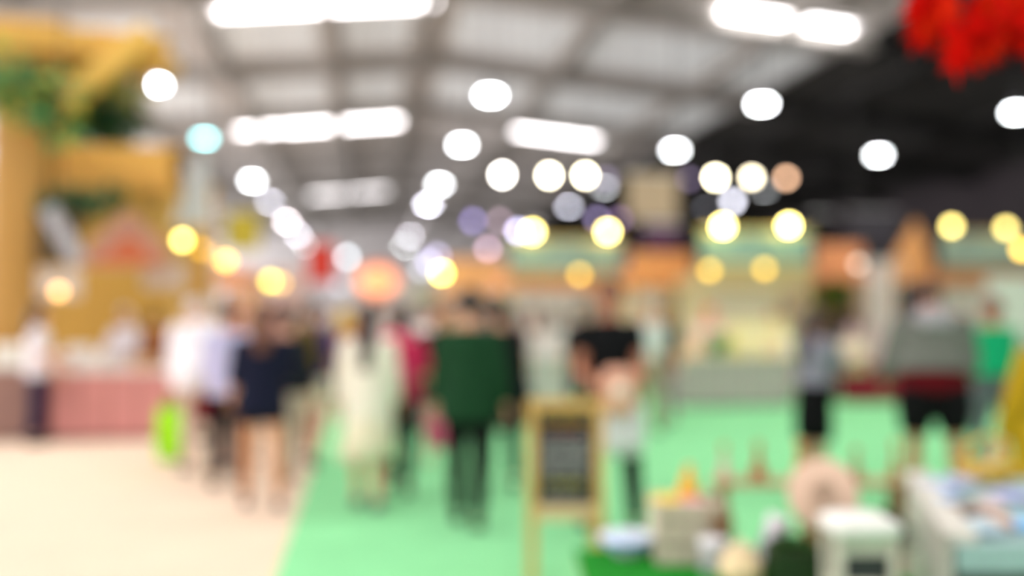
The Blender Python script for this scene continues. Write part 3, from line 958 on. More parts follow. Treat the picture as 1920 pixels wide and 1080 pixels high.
    # hair
    if hairlen != 'none':
        hb = MB()
        hcol = mat('hair', hair, .5, var=.3, scale=40)
        def hf(p):
            q = p.copy()
            fy = q.y / (.112 * s)
            fz = q.z / (.132 * s)
            if fy > .15 and fz < .38 + .25 * (1 - fy):      # face opening: surface dives under the skin
                q *= .70
            elif fz < -.35:
                q *= .80 if hairlen == 'short' else .9
            return q
        hb.ell(hc + HR @ V((0, -.006, .012)) * s, (.091 * s, .112 * s, .132 * s), HR, 28, 18, hf)
        hm = hb.build('hair', hcol, t, smooth=True)
        if hairlen in ('long', 'mid'):
            ln = .34 if hairlen == 'long' else .18
            l0 = hc + HR @ V((0, -.045, .03)) * s
            bk = sp(.50, -.105)
            bk2 = sp(.61 - ln, -.125)
            MB().loft([l0, hc + HR @ V((0, -.075, -.06)) * s, bk, bk2], [(.080 * s, .055 * s), (.084 * s, .050 * s), (.085 * s, .032 * s), (.062 * s, .018 * s)], n=14).build('long_hair', hcol, hm, smooth=True)
        if hairlen == 'tail':
            l0 = hc + HR @ V((0, -.10, .05)) * s
            MB().loft([l0, l0 + V((0, -.05, -.02)) * s, l0 + V((0, -.06, -.12)) * s, l0 + V((0, -.04, -.22)) * s], [.018 * s, .026 * s, .028 * s, .010 * s], n=10).build('ponytail', hcol, hm, smooth=True)
        if hairlen == 'bun':
            MB().ell(hc + HR @ V((0, -.10, .085)) * s, (.042 * s, .038 * s, .04 * s)).build('hair_bun', hcol, hm, smooth=True)
    if cap:
        def cf(p):
            q = p.copy()
            if q.z < .25 * .14 * s:
                q.z = .25 * .14 * s
                q.x *= .8
                q.y *= .8
            return q
        cb = MB().ell(hc + HR @ V((0, 0, .005)) * s, (.096 * s, .117 * s, .146 * s), HR, 20, 12, cf)
        if cap[1]:
            cb.loft([hc + HR @ V((0, .08, .05)) * s, hc + HR @ V((0, .13, .045)) * s, hc + HR @ V((0, .175, .03)) * s], [(.075 * s, .006 * s), (.068 * s, .006 * s), (.04 * s, .005 * s)], n=12)
        cb.build('cap', cloth(cap[0]), t, smooth=True)
    # trousers / shorts / skirt
    if bottom:
        kind, rgb, zl = bottom
        b = MB()
        if kind in ('trousers', 'shorts'):
            g = .014
            b.loft([sp(a) for a in (-.09, -.04, .03, .10)], [((.13 + g) * w * s, (.095 + g) * s), ((.166 + g) * w * s, (.110 + g) * s), ((.170 + g) * w * s, (.114 + g) * s), ((.150 + g) * w * s, (.104 + g) * s)], n=18)
            for (hip, kn, an, sh) in JL:
                path = [hip + V((0, 0, .02 * s)), hip.lerp(kn, .3), hip.lerp(kn, .65), kn, kn.lerp(an, .3), kn.lerp(an, .65), an + V((0, 0, .0)) * s]
                rr = [.090 * w, .095 * w, .086, .074, .072, .064, .060]
                ee = .020 if kind == 'shorts' else .008
                P2, R2 = [], []
                for q, r_ in zip(path, rr):
                    if q.z >= zl:
                        P2.append(q)
                        R2.append((r_ + (ee if kind == 'shorts' else 0)) * s)
                # cut exactly at the hem
                for k in range(len(path) - 1):
                    if path[k].z >= zl > path[k + 1].z:
                        f = (path[k].z - zl) / (path[k].z - path[k + 1].z)
                        P2.append(path[k].lerp(path[k + 1], f))
                        R2.append((rr[k] * (1 - f) + rr[k + 1] * f + (ee if kind == 'shorts' else 0)) * s)
                        break
                if len(P2) > 1:
                    b.loft(P2, R2, n=14, cap=False)
            b.build(kind, cloth(rgb), t, voxel=vox)
        else:
            zhip = hz * s
            mid = (JL[0][1] + JL[1][1]) / 2
            knw = abs(JL[0][1].y - JL[1][1].y) / 2
            P = [sp(.12), sp(.05), sp(-.05), V((mid.x * .3, mid.y * .5, (zhip - .1 * s) * .5 + zl * .5)), V((mid.x * .3, mid.y * .9, zl))]
            fl = kind == 'flared_skirt'
            Rr = [(.150 * w, .112), (.180 * w, .132), (.192 * w, .142), ((.215 if fl else .195) * w, .150 + knw * .7), ((.27 if fl else .185) * w, (.19 if fl else .13) + knw)]
            b.loft(P, [(x * s, y * s) for x, y in Rr], n=24, cap=False)
            b.build('skirt', cloth(rgb), t, smooth=True)
    if top:
        rgb, slv, hem = top[:3]
        gg = top[3] if len(top) > 3 else .0
        b = MB()
        hemh = hem / s - hz
        prof = [(hemh, .176 + gg, .128 + gg * .8)]
        for a, r1, r2 in [(-.10, .178, .128), (-.02, .186, .130), (.05, .182, .130), (.13, .164, .122), (.22, .160, .120), (.32, .176, .130), (.41, .186, .130), (.475, .188, .116), (.515, .145, .092), (.55, .080, .074)]:
            if a > hemh + .02:
                prof.append((a, r1 + gg * .7, r2 + gg * .6) if a < .3 else (a, r1 + gg * .25, r2 + gg * .2))
        b.loft([sp(a) for a, _, _ in prof], [(x * w * s, y * s) for _, x, y in prof], n=22, cap=False)
        if slv > 0:
            for sho, elb, wr, fo in arm_j:
                b.ell(sho, (.080 * s, .080 * s, .078 * s))
                P, Rr = [sho + (sho - elb).normalized() * .01], [.078 * s]
                L = slv * 2
                P.append(sho.lerp(elb, min(1, L) * .5))
                Rr.append((.068 + gg * .2) * s)
                P.append(sho.lerp(elb, min(1, L)))
                Rr.append((.060 + gg * .3) * s)
                if L > 1:
                    P.append(elb.lerp(wr, (L - 1) * .5))
                    Rr.append((.054 + gg * .2) * s)
                    P.append(elb.lerp(wr, (L - 1)))
                    Rr.append(.046 * s)
                b.loft(P, Rr, n=14, cap=False)
        if hood:
            b.loft([sp(.56, -.02), sp(.52, -.10), sp(.45, -.135)], [(.10 * s, .05 * s), (.125 * s, .05 * s), (.08 * s, .03 * s)], n=14)
        ug = b.build('upper_garment', cloth(rgb), t, voxel=vox * 1.1)
        if hood:
            hh = MB().loft([sp(.57, -.03), sp(.53, -.09), sp(.46, -.15)], [(.115 * s, .05 * s), (.15 * s, .06 * s), (.10 * s, .035 * s)], n=16)
            hh.build('hood', cloth(hood), ug, smooth=True)
    if under:
        hu = under[1] / s - hz
        MB().loft([sp(hu), sp(hu * .5 + .08), sp(.18)], [((.188) * w * s, .143 * s), (.188 * w * s, .140 * s), (.168 * w * s, .120 * s)], n=22, cap=False).build('undershirt', cloth(under[0]), t, smooth=True)
    if apron:
        a0 = MB()
        a0.loft([sp(.42, .125), sp(.2, .13), sp(.0, .145), sp(-.25, .15)], [(.10 * s, .008), (.15 * s, .012), (.17 * s, .012), (.18 * s, .012)], n=14)
        a0.build('apron', cloth(apron), t, smooth=True)
    t['_h'] = h
    # world positions of hands for things they hold
    M = Matrix.Translation(base) @ Matrix.Rotation(R(-yaw) - TH, 4, 'Z')
    hands = [M @ (wr + fo * .09 * s) for _, _, wr, fo in arm_j]
    del t['_h']
    return t, hands, (lambda hh, y=0.0, x=0.0: M @ sp(hh, y, x))

def tote(loc, w, h, th, rgb, label, name='tote_bag', rz=-TH, strap=.22, cat='bag'):
    """soft bag; loc = top of its straps"""
    t = thing(name, label, cat, loc, rz)
    b = MB()
    b.loft([(0, 0, -strap), (0, 0, -strap - h * .3), (0, 0, -strap - h * .7), (0, 0, -strap - h)], [(w * .46, th * .25), (w * .5, th * .45), (w * .52, th * .5), (w * .46, th * .42)], n=20, cap=False, sq=.35)
    b.build('bag_body', cloth(rgb), t, smooth=True)
    for y in (-th * .2, th * .2):
        MB().loft([(-w * .25, y, -strap - .03), (-w * .2, y * .6, -strap * .4), (0, 0, 0), (w * .2, y * .6, -strap * .4), (w * .25, y, -strap - .03)], [(.016, .005)] * 5, ref=(0, 1, 0), n=8).build('strap', cloth(tuple(int(c * .85) for c in rgb)), t, smooth=True)
    return t
def backpack(ptfn, w, h, rgb, label, yaw, pocket=None, s=1.0, dy=-.21):
    loc = ptfn(.10, dy)
    t = thing('backpack', label, 'backpack', loc, R(-yaw) - TH)
    MB().loft([(0, 0, 0), (0, -.01, h * .25), (0, -.01, h * .65), (0, .0, h * .92), (0, .01, h)], [(w * .44, .07), (w * .5, .09), (w * .49, .085), (w * .38, .06), (w * .2, .03)], n=20, sq=.3).build('pack_body', cloth(rgb), t, smooth=True)
    MB().loft([(0, -.085, .04), (0, -.09, h * .25), (0, -.08, h * .45)], [(w * .32, .03), (w * .35, .035), (w * .3, .02)], n=16, sq=.4).build('front_pocket', cloth(pocket or tuple(int(c * .8) for c in rgb)), t, smooth=True)
    for sd in (-1, 1):
        MB().loft([(sd * w * .3, .03, h * .9), (sd * w * .34, .12, h + .02), (sd * w * .36, .27, h * .92), (sd * w * .38, .30, h * .6), (sd * w * .42, .2, h * .25), (sd * w * .4, .05, .06)], [(.022, .006)] * 6, ref=(1, 0, 0), n=8).build('shoulder_strap', cloth(tuple(int(c * .7) for c in rgb)), t, smooth=True)
    return t

BLK = (14, 14, 18)
person(72, 11.9, 1.66, 60, 'person in a white blouse and navy trousers at far left by the counters', ((222, 220, 226), .45, .80, .03), ('trousers', (20, 26, 66), .12), hairlen='mid', arms=((20, 8, 50, 0), (10, 10, 30, 0)), legs=((2, 3, 3), (-3, 4, 3)))
person(236, 13.9, 1.62, 190, 'person in a white coat and white headscarf behind the pink counter', ((232, 230, 236), .95, .6, .03), ('trousers', (60, 60, 66), .12), hair=(228, 226, 232), hairlen='mid', arms=((30, 8, 50, 15), (30, 8, 50, 15)), legs=((1, 2, 3), (-1, 2, 3)))
_, hC, _f = person(388, 9.8, 1.78, -38, 'person in a loose white shirt bending towards the pink counter', ((236, 234, 238), .9, .82, .07), ('trousers', (206, 184, 168), .12), hairlen='short', hair=(200, 196, 196), lean=22, head=(30, 0), arms=((2, 2, 8, 0), (40, 16, 30, 0)), legs=((4, 6, 5), (-6, 4, 5)), width=1.35, shoe=(120, 112, 110))
tote(hC[0] + Vector((.03, -.02, .0)), .33, .52, .14, (150, 226, 20), 'lime green shopping bag hanging below the white-shirted bending person', name='shopping_bag', strap=.12)
_, hD, _f = person(426, 8.9, 1.66, -20, 'person in a lavender blue shirt with black trousers, left of the navy top', ((186, 188, 222), .9, .82, .02), ('trousers', (22, 12, 20), .12), hairlen='short', hair=(70, 44, 34), arms=((20, 3, 40, 0), (5, 3, 20, 0)), legs=((4, 4, 3), (-10, 14, 3)), width=.85)
tote(hD[0], .22, .22, .09, (110, 10, 30), 'dark red bag hanging against black trousers', name='handbag', strap=.12)
person(456, 10.6, 1.62, 150, 'person with reddish brown hair and a maroon top, half hidden in the left crowd', ((134, 62, 76), .45, .85, .02), ('trousers', (90, 70, 70), .12), hair=(120, 62, 36), hairlen='long')
person(492, 7.95, 1.62, -12, 'bare-legged person in a long navy top and dark shorts on the carpet edge', ((22, 26, 46), .6, .74, .03), ('shorts', (22, 24, 34), .68), hair=(96, 58, 40), hairlen='mid', skin=(206, 150, 112), shoe=(58, 44, 56), arms=((10, 10, 30, 0), (15, 14, 70, 15)), legs=((6, 4, 3), (-4, 8, 5)), width=1.05)
_, hF, fF = person(585, 10.3, 1.68, 8, 'person in a purple top and pale shorts carrying an olive backpack', ((66, 46, 118), .45, .88, .02), ('shorts', (206, 200, 176), .58), hairlen='short', skin=(176, 124, 98), legs=((12, 6, 3), (-14, 16, 3)), shoe=(70, 60, 60))
backpack(fF, .34, .44, (92, 78, 34), 'olive brown backpack with a mustard pocket on the purple-topped person', 8, (196, 140, 30))
person(540, 9.2, 1.60, 20, 'person in a near-black jacket, squeezed between navy top and olive backpack', ((30, 36, 42), .9, .82, .03), ('trousers', (176, 168, 150), .12), hairlen='short', legs=((8, 6, 3), (-10, 12, 3)), shoe=(150, 120, 100))
person(692, 7.95, 1.62, 5, 'person in a long cream dress and cardigan walking away on the green carpet', ((232, 228, 212), .9, .66, .04), ('flared_skirt', (226, 220, 192), .40), hairlen='long', hair=(34, 22, 20), shoe=(112, 96, 106), arms=((4, 12, 10, 0), (6, 6, 14, 0)), legs=((6, 4, 2), (-6, 8, 2)), width=1.02)
_, hH, fH = person(752, 8.7, 1.60, 6, 'person with long black hair, crimson top and black trousers, right of the cream dress', ((196, 44, 84), .45, .80, .03), ('trousers', (22, 20, 26), .12), hairlen='long', hair=(20, 16, 18), legs=((8, 6, 2), (-10, 14, 2)), arms=((6, 8, 20, 0), (10, 14, 30, 0)))
backpack(fH, .34, .46, (206, 52, 96), 'bright crimson pink backpack right of the cream dress', 6, (226, 86, 126))
tote(hH[1], .24, .30, .1, (226, 110, 140), 'small pink bag at the elbow of the crimson-topped person', strap=.14)
_, hI, fI = person(880, 7.35, 1.72, 2, 'person in a dark green jacket and black trousers walking away in the aisle', ((24, 60, 36), .92, .76, .045), ('trousers', (12, 13, 14), .10), hairlen='short', shoe=(16, 16, 18), arms=((6, 10, 14, 0), (-4, 11, 14, 0)), legs=((4, 3, 0), (-9, 22, -1)), width=1.08)
_, hJ, _f = person(936, 8.9, 1.68, -8, 'person in black with a dark backpack, just right of the green jacket', ((20, 20, 24), .9, .78, .03), ('trousers', (18, 22, 30), .12), hairlen='short', legs=((6, 4, 3), (-6, 8, 3)))
tote(_f(.53, 0, .165), .26, .40, .12, (18, 20, 28), 'black shoulder bag hanging right of the green jacket', name='shoulder_bag', strap=.42)
person(826, 10.2, 1.64, 175, 'person in a black top with bare tan legs, left behind the green jacket', ((26, 30, 30), .4, .82, .02), ('shorts', (60, 54, 50), .62), hairlen='mid', skin=(206, 150, 118), shoe=(170, 130, 120))
person(806, 13.2, 1.68, 10, 'person in a white shirt behind the crimson backpack', ((222, 214, 214), .9, .82, .04), ('trousers', (170, 160, 156), .12), hairlen='short', hair=(90, 70, 60), width=1.1)
_, hL, fL = person(1142, 7.2, 1.80, 178, 'person in a black T-shirt walking towards the camera behind the chalkboard sign', ((14, 16, 18), .26, .90, .02), ('trousers', (20, 24, 26), .10), hairlen='short', hair=(30, 20, 18), skin=(172, 112, 84), shoe=(24, 24, 26), head=(14, 0), arms=((18, 10, 58, 22), (16, 10, 56, 26)), legs=((10, 6, 7), (-4, 8, 7)), width=1.0)
# sheet and tote the black-shirted person carries
hm = (hL[0] + hL[1]) / 2
t = thing('paper_parcel', 'peach paper parcel held at the waist by the black-shirted person', 'parcel', (hm.x, hm.y, hm.z - .02), -TH + .1)
MB().loft([(0, 0, -.16), (0, 0, -.06), (0, 0, .08), (0, 0, .14)], [(.10, .03), (.12, .045), (.12, .04), (.09, .02)], n=16, sq=.4).build('parcel_body', mat('peach paper', (226, 168, 142), .7), t, smooth=True)
MB().bb(-.05, .05, -.05, -.035, -.05, .05).build('flap', mat('pale paper', (226, 214, 200), .7), t, bevel=.004)
tote((gp(1170, 6.88).x, gp(1170, 6.88).y, 1.07), .27, .36, .10, (206, 206, 208), 'pale grey tote bag carried low by the black-shirted person', strap=.13)
_, hM, fM = person(1214, 13.0, 1.70, 170, 'person in a white top and khaki grey trousers behind the black T-shirt', ((214, 216, 214), .45, .96, .02), ('trousers', (156, 150, 126), .12), hairlen='short', hair=(150, 150, 146), legs=((3, 4, 4), (-4, 5, 3)))
person(1246, 14.2, 1.66, -160, 'person in a black vest beside the khaki grey trousers', ((28, 26, 28), .4, .82, .02), ('trousers', (150, 132, 138), .12), hairlen='mid')
person(1330, 17.62, 1.66, 180, 'stallkeeper in a white apron and orange cap behind the light grey counter', ((232, 190, 176), .45, .85, .03), ('trousers', (90, 80, 80), .12), cap=((226, 100, 50), True), apron=(236, 230, 226), arms=((30, 8, 50, 15), (30, 8, 50, 15)), width=1.1)
person(1450, 17.75, 1.60, 180, 'stallkeeper in a pale pink top at the right of the light grey counter', ((226, 200, 196), .45, .85, .02), ('trousers', (90, 80, 80), .12), hair=(150, 100, 70), hairlen='bun')
_, hO, fO = person(1524, 8.7, 1.60, 62, 'dark-haired person in a grey patterned top and black skirt, turned to the right', ((134, 132, 146), .45, .93, .03), ('skirt', (10, 10, 12), .45), hairlen='long', hair=(32, 20, 22), skin=(190, 140, 112), arms=((40, 6, 55, 10), (40, 8, 60, 10)), legs=((3, 3, 1), (-3, 4, 1)), head=(10, 0))
t = thing('paper_bag', 'cream paper bag held in front of the dark-haired person', 'bag', (hO[0] + hO[1]) / 2 + Vector((0, 0, -.10)), -TH)
MB().loft([(0, 0, 0), (0, 0, .14), (0, 0, .24), (0, 0, .30)], [(.12, .08), (.13, .09), (.125, .06), (.11, .02)], n=18, sq=.45, cap=False).build('bag_body', mat('cream paper', (222, 208, 178), .8), t, smooth=True)
MB().bb(-.11, .11, -.02, .02, .28, .32).build('folded_top', mat('cream paper', (206, 192, 160), .8), t, bevel=.006)
person(1602, 18.0, 1.60, -30, 'person in a pale pink top and dark purple trousers, behind the crimson counter', ((222, 184, 190), .45, .92, .03), ('trousers', (36, 20, 50), .12), hairlen='mid', hair=(110, 80, 70))
person(1750, 7.6, 1.84, 10, 'broad person in a grey hoodie over a crimson shirt and black shorts, seen from behind', ((104, 106, 100), .95, 1.10, .06), ('shorts', (10, 10, 12), .64), hairlen='short', hair=(40, 30, 28), skin=(176, 118, 84), shoe=(60, 50, 44), hood=(150, 148, 152), under=((92, 8, 20), .95), arms=((14, 12, 40, 10), (14, 12, 40, 10)), legs=((3, 3, 4), (-3, 4, 4)), width=1.28, head=(38, -10), lean=7)
person(1862, 9.6, 1.70, -22, 'person in an emerald green T-shirt right of the grey hoodie', ((20, 158, 106), .4, .96, .07), ('trousers', (90, 96, 100), .12), hairlen='short', hair=(110, 58, 36), skin=(176, 110, 78), arms=((50, 12, 40, 10), (30, 24, 60, 10)), width=1.3)
person(1975, 5.6, 1.62, -15, 'person in a mustard yellow coat cut off by the right edge', ((166, 136, 22), .92, .58, .10), ('trousers', (90, 84, 100), .12), hairlen='mid', arms=((8, 10, 14, 0), (6, 12, 10, 0)), width=1.1)
# distant crowd
far = [(612, 17, 1.70, (150, 140, 146), (70, 60, 66), 'grey top', (40, 30, 30)), (640, 20, 1.62, (196, 190, 186), (110, 80, 60), 'off-white top', (60, 40, 30)),
       (666, 15, 1.60, (170, 96, 60), (60, 60, 70), 'rust brown top', (50, 34, 28)), (728, 17, 1.66, (206, 196, 190), (120, 110, 105), 'pale grey top', (80, 60, 50)),
       (770, 22, 1.7, (196, 186, 180), (90, 80, 80), 'beige top', (40, 30, 30)), (850, 15, 1.74, (190, 160, 130), (60, 60, 66), 'sand-coloured top', (60, 40, 34)),
       (908, 13, 1.72, (120, 112, 116), (40, 40, 44), 'dull grey shirt', (36, 28, 28)), (960, 13.4, 1.64, (150, 122, 116), (60, 56, 60), 'brownish top', (60, 36, 30)),
       (1000, 16.6, 1.68, (206, 180, 170), (80, 70, 70), 'pale rose top', (96, 50, 34)), (1042, 16.8, 1.60, (200, 196, 190), (80, 70, 70), 'ivory top', (60, 50, 44)),
       (1088, 13.5, 1.66, (30, 28, 32), (30, 30, 36), 'charcoal top', (20, 18, 20)), (520, 15, 1.7, (196, 150, 140), (80, 60, 60), 'dusty pink top', (100, 60, 44)),
       (436, 13.5, 1.62, (170, 100, 70), (60, 50, 50), 'copper brown top', (70, 40, 30)), (288, 13.9, 1.6, (150, 96, 60), (60, 50, 50), 'brown shirt', (70, 44, 30)),
       (1806, 18.3, 1.66, (196, 190, 186), (60, 60, 66), 'light grey T-shirt', (120, 70, 50)), (1708, 18.3, 1.6, (170, 174, 166), (70, 60, 60), 'grey-green top', (100, 76, 60))]
where = ['left of the aisle', 'near the yellow board', 'just left of the cream dress', 'between cream dress and crimson backpack', 'far down the aisle', 'left above the green jacket',
         'just behind the green jacket', 'at the left end of the off-white counter', 'behind the off-white counter, left of two', 'behind the off-white counter, right of two',
         'left of the black T-shirt', 'behind the navy top', 'behind the lavender shirt', 'behind the pink counter, right of the headscarf', 'between the grey hoodie and the green T-shirt', 'between the white curtain and the grey hoodie']
for (px, d, h, tc_, bc, nm, hc_), wh in zip(far, where):
    person(px, d, h, random.choice([0, 15, 170, 185, -20, 60, -70]), 'distant person in a %s, %s' % (nm, wh), (tc_, .45, .82, .02), ('trousers', bc, .12), hair=hc_, hairlen=random.choice(['short', 'mid', 'short']), vox=.014)

# ------------------------------------------------------------------ chalkboard A-frame sign
d = 5.6
p = gp(1060, d)
t = thing('chalkboard_sign', 'wood-framed chalkboard A-frame sign standing on the green carpet', 'sign', (p.x, p.y, .012), -TH)
k = d / F
gold = wood((206, 166, 92))
def zz(py):
    return zy(py, d) - .012
W2 = 72 * k
tilt = Matrix.Rotation(R(-5), 3, 'X')
fr = MB()
MB().bb(-W2, -W2 + .055, -.02, .02, .03, zz(748)).build('leg', gold, t, bevel=.006)
MB().bb(W2 - .055, W2, -.02, .02, .03, zz(748)).build('leg', gold, t, bevel=.006)
MB().bb(-W2 + .055, W2 - .055, -.018, .018, zz(768), zz(748)).build('top_rail', gold, t, bevel=.006)
MB().bb(-W2 + .055, W2 - .055, -.018, .018, zz(972), zz(944)).build('bottom_rail', wood((214, 184, 140)), t, bevel=.006)
slate = MB().bb(-W2 + .055, W2 - .055, -.008, .008, zz(944), zz(768)).build('chalkboard', mat('slate', (40, 42, 46), .8, var=.2, scale=18), t)
for sx in (-1, 1):
    MB().beam((sx * (W2 - .04), .03, zz(760)), (sx * (W2 - .04), .42, .01), .03, .045).build('rear_leg', gold, t, bevel=.004)
MB().bb(-W2 + .05, W2 - .05, .24, .26, .42, .46).build('brace', gold, t)
random.seed(3)
def scrib(y0, y1, x0, x1, rgb, rows_, name):
    b = MB()
    for r_ in range(rows_):
        zc_ = zz(y0 + (y1 - y0) * (r_ + .5) / rows_)
        hgt = (y1 - y0) * k / rows_ * .55
        x = x0
        while x < x1 - .01:
            w_ = random.uniform(.008, .018)
            # each mark is a loop or a stroke like a chalk letter
            b.loft([(x, -.0095, zc_ - hgt / 2), (x + w_ * .2, -.0095, zc_ + hgt / 2), (x + w_, -.0095, zc_ + hgt * random.uniform(-.3, .5)), (x + w_ * .5, -.0095, zc_ - hgt / 2)], [.0022] * 4, ref=(0, 1, 0), n=5, cap=False)
            x += w_ + random.choice((.005, .005, .014))
    b.build(name, mat('chalk', rgb, .95), slate)
xl, xr_ = -W2 + .075, W2 - .075
scrib(775, 797, xl + .01, xr_ - .01, (214, 180, 40), 1, 'yellow_chalk_heading')
scrib(802, 814, xl + .03, xr_ - .03, (190, 70, 60), 1, 'red_chalk_line')
scrib(820, 890, xl, xr_, (214, 214, 210), 5, 'white_chalk_lines')
scrib(894, 914, xl + .02, xr_ - .02, (206, 196, 60), 1, 'yellow_chalk_note')
scrib(918, 936, xl + .02, xr_ - .04, (190, 190, 190), 1, 'white_chalk_note')

# ------------------------------------------------------------------ foreground display
zt_ = .55
d0, d1 = 3.0, 4.28
pc = gp(1440, 3.64)
t = thing('display_table', 'low table covered with dark green artificial grass in the right foreground', 'table', (pc.x, pc.y, .012), -TH)
hw = .66
ax = (1160 - 1440) / F * d1
zt0 = zt_ - .012
MB().prism([(0, 0)] * 0 or [(-.66, zt0 - .05), (.56, zt0 - .05), (.56, zt0 - .012), (-.66, zt0 - .012)], -.64, .64).build('tabletop', wood((150, 110, 70)), t, bevel=.004)
MB().bb(-.665, .565, -.645, .645, zt0 - .012, zt0).build('grass_mat', mat('artificial grass', (28, 128, 36), .95, var=.3, scale=60, bump=.8, spec=.1), t)
for sx in (-.6, .5):
    for sy in (-.58, .58):
        MB().bb(sx - .025, sx + .025, sy - .025, sy + .025, 0, zt0 - .05).build('leg', wood((150, 110, 70)), t, bevel=.004)
def tp(px, d, z=zt_):
    v = gp(px, d)
    return (v.x, v.y, z)
# blue-white plate
t = thing('plate_stack', 'blue and white glazed bowl at the far left corner of the grass table', 'bowl', tp(1174, 4.17), 0)
MB().lathe([(.05, 0), (.055, .01), (.10, .05), (.118, .085), (.112, .085), (.09, .05), (.02, .02)], n=28).build('bowl', mat('white glaze', (226, 232, 244), .3, var=.05), t, smooth=True)
MB().lathe([(.102, .052), (.114, .078), (.1175, .076), (.1055, .05)], n=28).build('blue_band', mat('blue glaze', (130, 176, 236), .3), t, smooth=True)
MB().ell((0, 0, .06), (.09, .09, .03)).build('contents', mat('white glaze', (206, 220, 244), .5), t, smooth=True)
t['category'] = 'bowl'
t.name = 'bowl'
# cream crate with snacks
t = thing('wooden_crate', 'cream painted wooden crate at the back left of the grass table', 'crate', tp(1283, 4.13), -TH)
cw, ch, cd = .265, .25, .24
cm = wood((196, 190, 166))
for z in (0.0, .085, .17):
    MB().bb(-cw / 2, cw / 2, -cd / 2 - .008, -cd / 2, z + .004, z + .076).build('slat', cm, t, bevel=.003)
    MB().bb(-cw / 2, cw / 2, cd / 2, cd / 2 + .008, z + .004, z + .076).build('slat', cm, t, bevel=.003)
    for sx in (-1, 1):
        MB().box((sx * (cw / 2 + .0), 0, z + .04), (.01, cd, .072)).build('slat', cm, t, bevel=.003)
for sx in (-1, 1):
    for sy in (-1, 1):
        MB().box((sx * (cw / 2 - .012), sy * (cd / 2 - .012), .125), (.022, .022, .25)).build('corner_post', cm, t)
MB().bb(-cw / 2, cw / 2, -cd / 2, cd / 2, .0, .012).bb(-cw / 2 + .02, cw / 2 - .02, -cd / 2 + .02, cd / 2 - .02, .19, .2).build('base_board', cm, t)
for k, (px, dd_, rgb, rz, lb, ht) in enumerate(((1246, 4.08, (232, 198, 60), .3, 'yellow snack packet at the left in the cream crate', .07), (1270, 4.15, (226, 176, 40), -.4, 'golden snack packet in the middle of the cream crate', .06),
                                     (1296, 4.07, (222, 150, 160), .9, 'pink snack packet at the right in the cream crate', .06))):
    packet(tp(px, dd_, zt_ + .20), .085, .12, ht, rgb, lb, rz)
t = thing('corn_snack_bag', 'upright orange-yellow pointed bag in the cream crate', 'bag', tp(1288, 4.2, zt_ + .20), -TH)
MB().loft([(0, 0, 0), (0, 0, .06), (0, 0, .12), (.005, 0, .15)], [(.05, .03), (.045, .028), (.025, .015), (.012, .006)], n=14, sq=.3).build('bag_body', mat('film', (236, 180, 40), .4), t, smooth=True)
MB().bb(-.01, .02, -.004, .004, .15, .17).build('tie', mat('orange film', (226, 130, 40), .4), t)
# shelf with stoppered bottles
p = gp(1508, 4.55)
t = thing('display_shelf', 'narrow wooden bench carrying the row of stoppered bottles', 'bench', (p.x, p.y, .012), -TH)
zs = .80
MB().bb(-.42, .44, -.07, .07, zs - .012 - .025, zs - .012).build('board', wood((176, 150, 110)), t, bevel=.004)
for sx in (-.38, .41):
    for sy in (-.055, .055):
        MB().bb(sx - .015, sx + .015, sy - .012, sy + .012, 0, zs - .037).build('leg', wood((150, 110, 70)), t)
def bottle(px, d, rgb, stop, label, hs=1.0, br=.026, trans=.0):
    t = thing('bottle', label, 'bottle', tp(px, d, zs), 0, 'stoppered bottles on the wooden bench')
    MB().lathe([(br * .9, 0), (br, .01), (br, .045 * hs), (br * .55, .075 * hs), (br * .36, .09 * hs), (br * .36, .125 * hs), (br * .5, .128 * hs), (br * .5, .135 * hs)], n=18).build('glass_body', mat('bottle glass', rgb, .15, trans=trans), t, smooth=True)
    MB().lathe([(br * .35, .13 * hs), (br * .52, .137 * hs), (br * .55, .155 * hs), (br * .3, .165 * hs)], n=14).build('stopper', wood(stop), t, smooth=True)
    return t
for px, rgb, st, lb, hs, br in ((1356, (206, 180, 160), (176, 120, 50), 'pale pinkish bottle with an amber stopper, leftmost on the bench', 1.0, .026),
                        (1420, (166, 92, 40), (160, 120, 50), 'russet bottle with a slim neck, second from left on the bench', 1.05, .034),
                        (1497, (190, 128, 50), (214, 140, 50), 'orange-topped bottle just left of the round wooden plaque', 1.12, .026),
                        (1603, (150, 120, 84), (160, 110, 60), 'brown bottle just right of the round wooden plaque', .9, .026),
                        (1674, (160, 120, 60), (176, 120, 50), 'amber brown bottle at the right end of the bench', 1.1, .024)):
    bottle(px, 4.55, rgb, st, lb, hs, br)
# round plaque
t = thing('round_plaque', 'round beige wooden plaque with a faint carved centre on a stand', 'plaque', tp(1540, 3.8), -TH)
Rm = Matrix.Rotation(R(80), 3, 'X')
cz = zy(925, 3.8) - zt_
MB().lathe([(.120, -.012), (.132, -.008), (.134, .006), (.124, .014), (.02, .016)], n=40, rot=Rm, c=(0, 0, cz)).build('disc', mat('pinkish beige wood', (222, 190, 166), .6, var=.06, scale=7), t, smooth=True)
MB().lathe([(.052, .017), (.058, .019), (.050, .021), (.044, .017)], n=30, rot=Rm, c=(0, 0, cz)).build('carved_ring', mat('carved groove', (216, 188, 162), .7), t, smooth=True)
MB().beam((-.05, .05, cz), (-.07, .10, 0), .015, .015).beam((.05, .05, cz), (.07, .10, 0), .015, .015).bb(-.08, .08, -.01, .03, 0, cz - .135).build('stand', wood((150, 120, 80)), t)
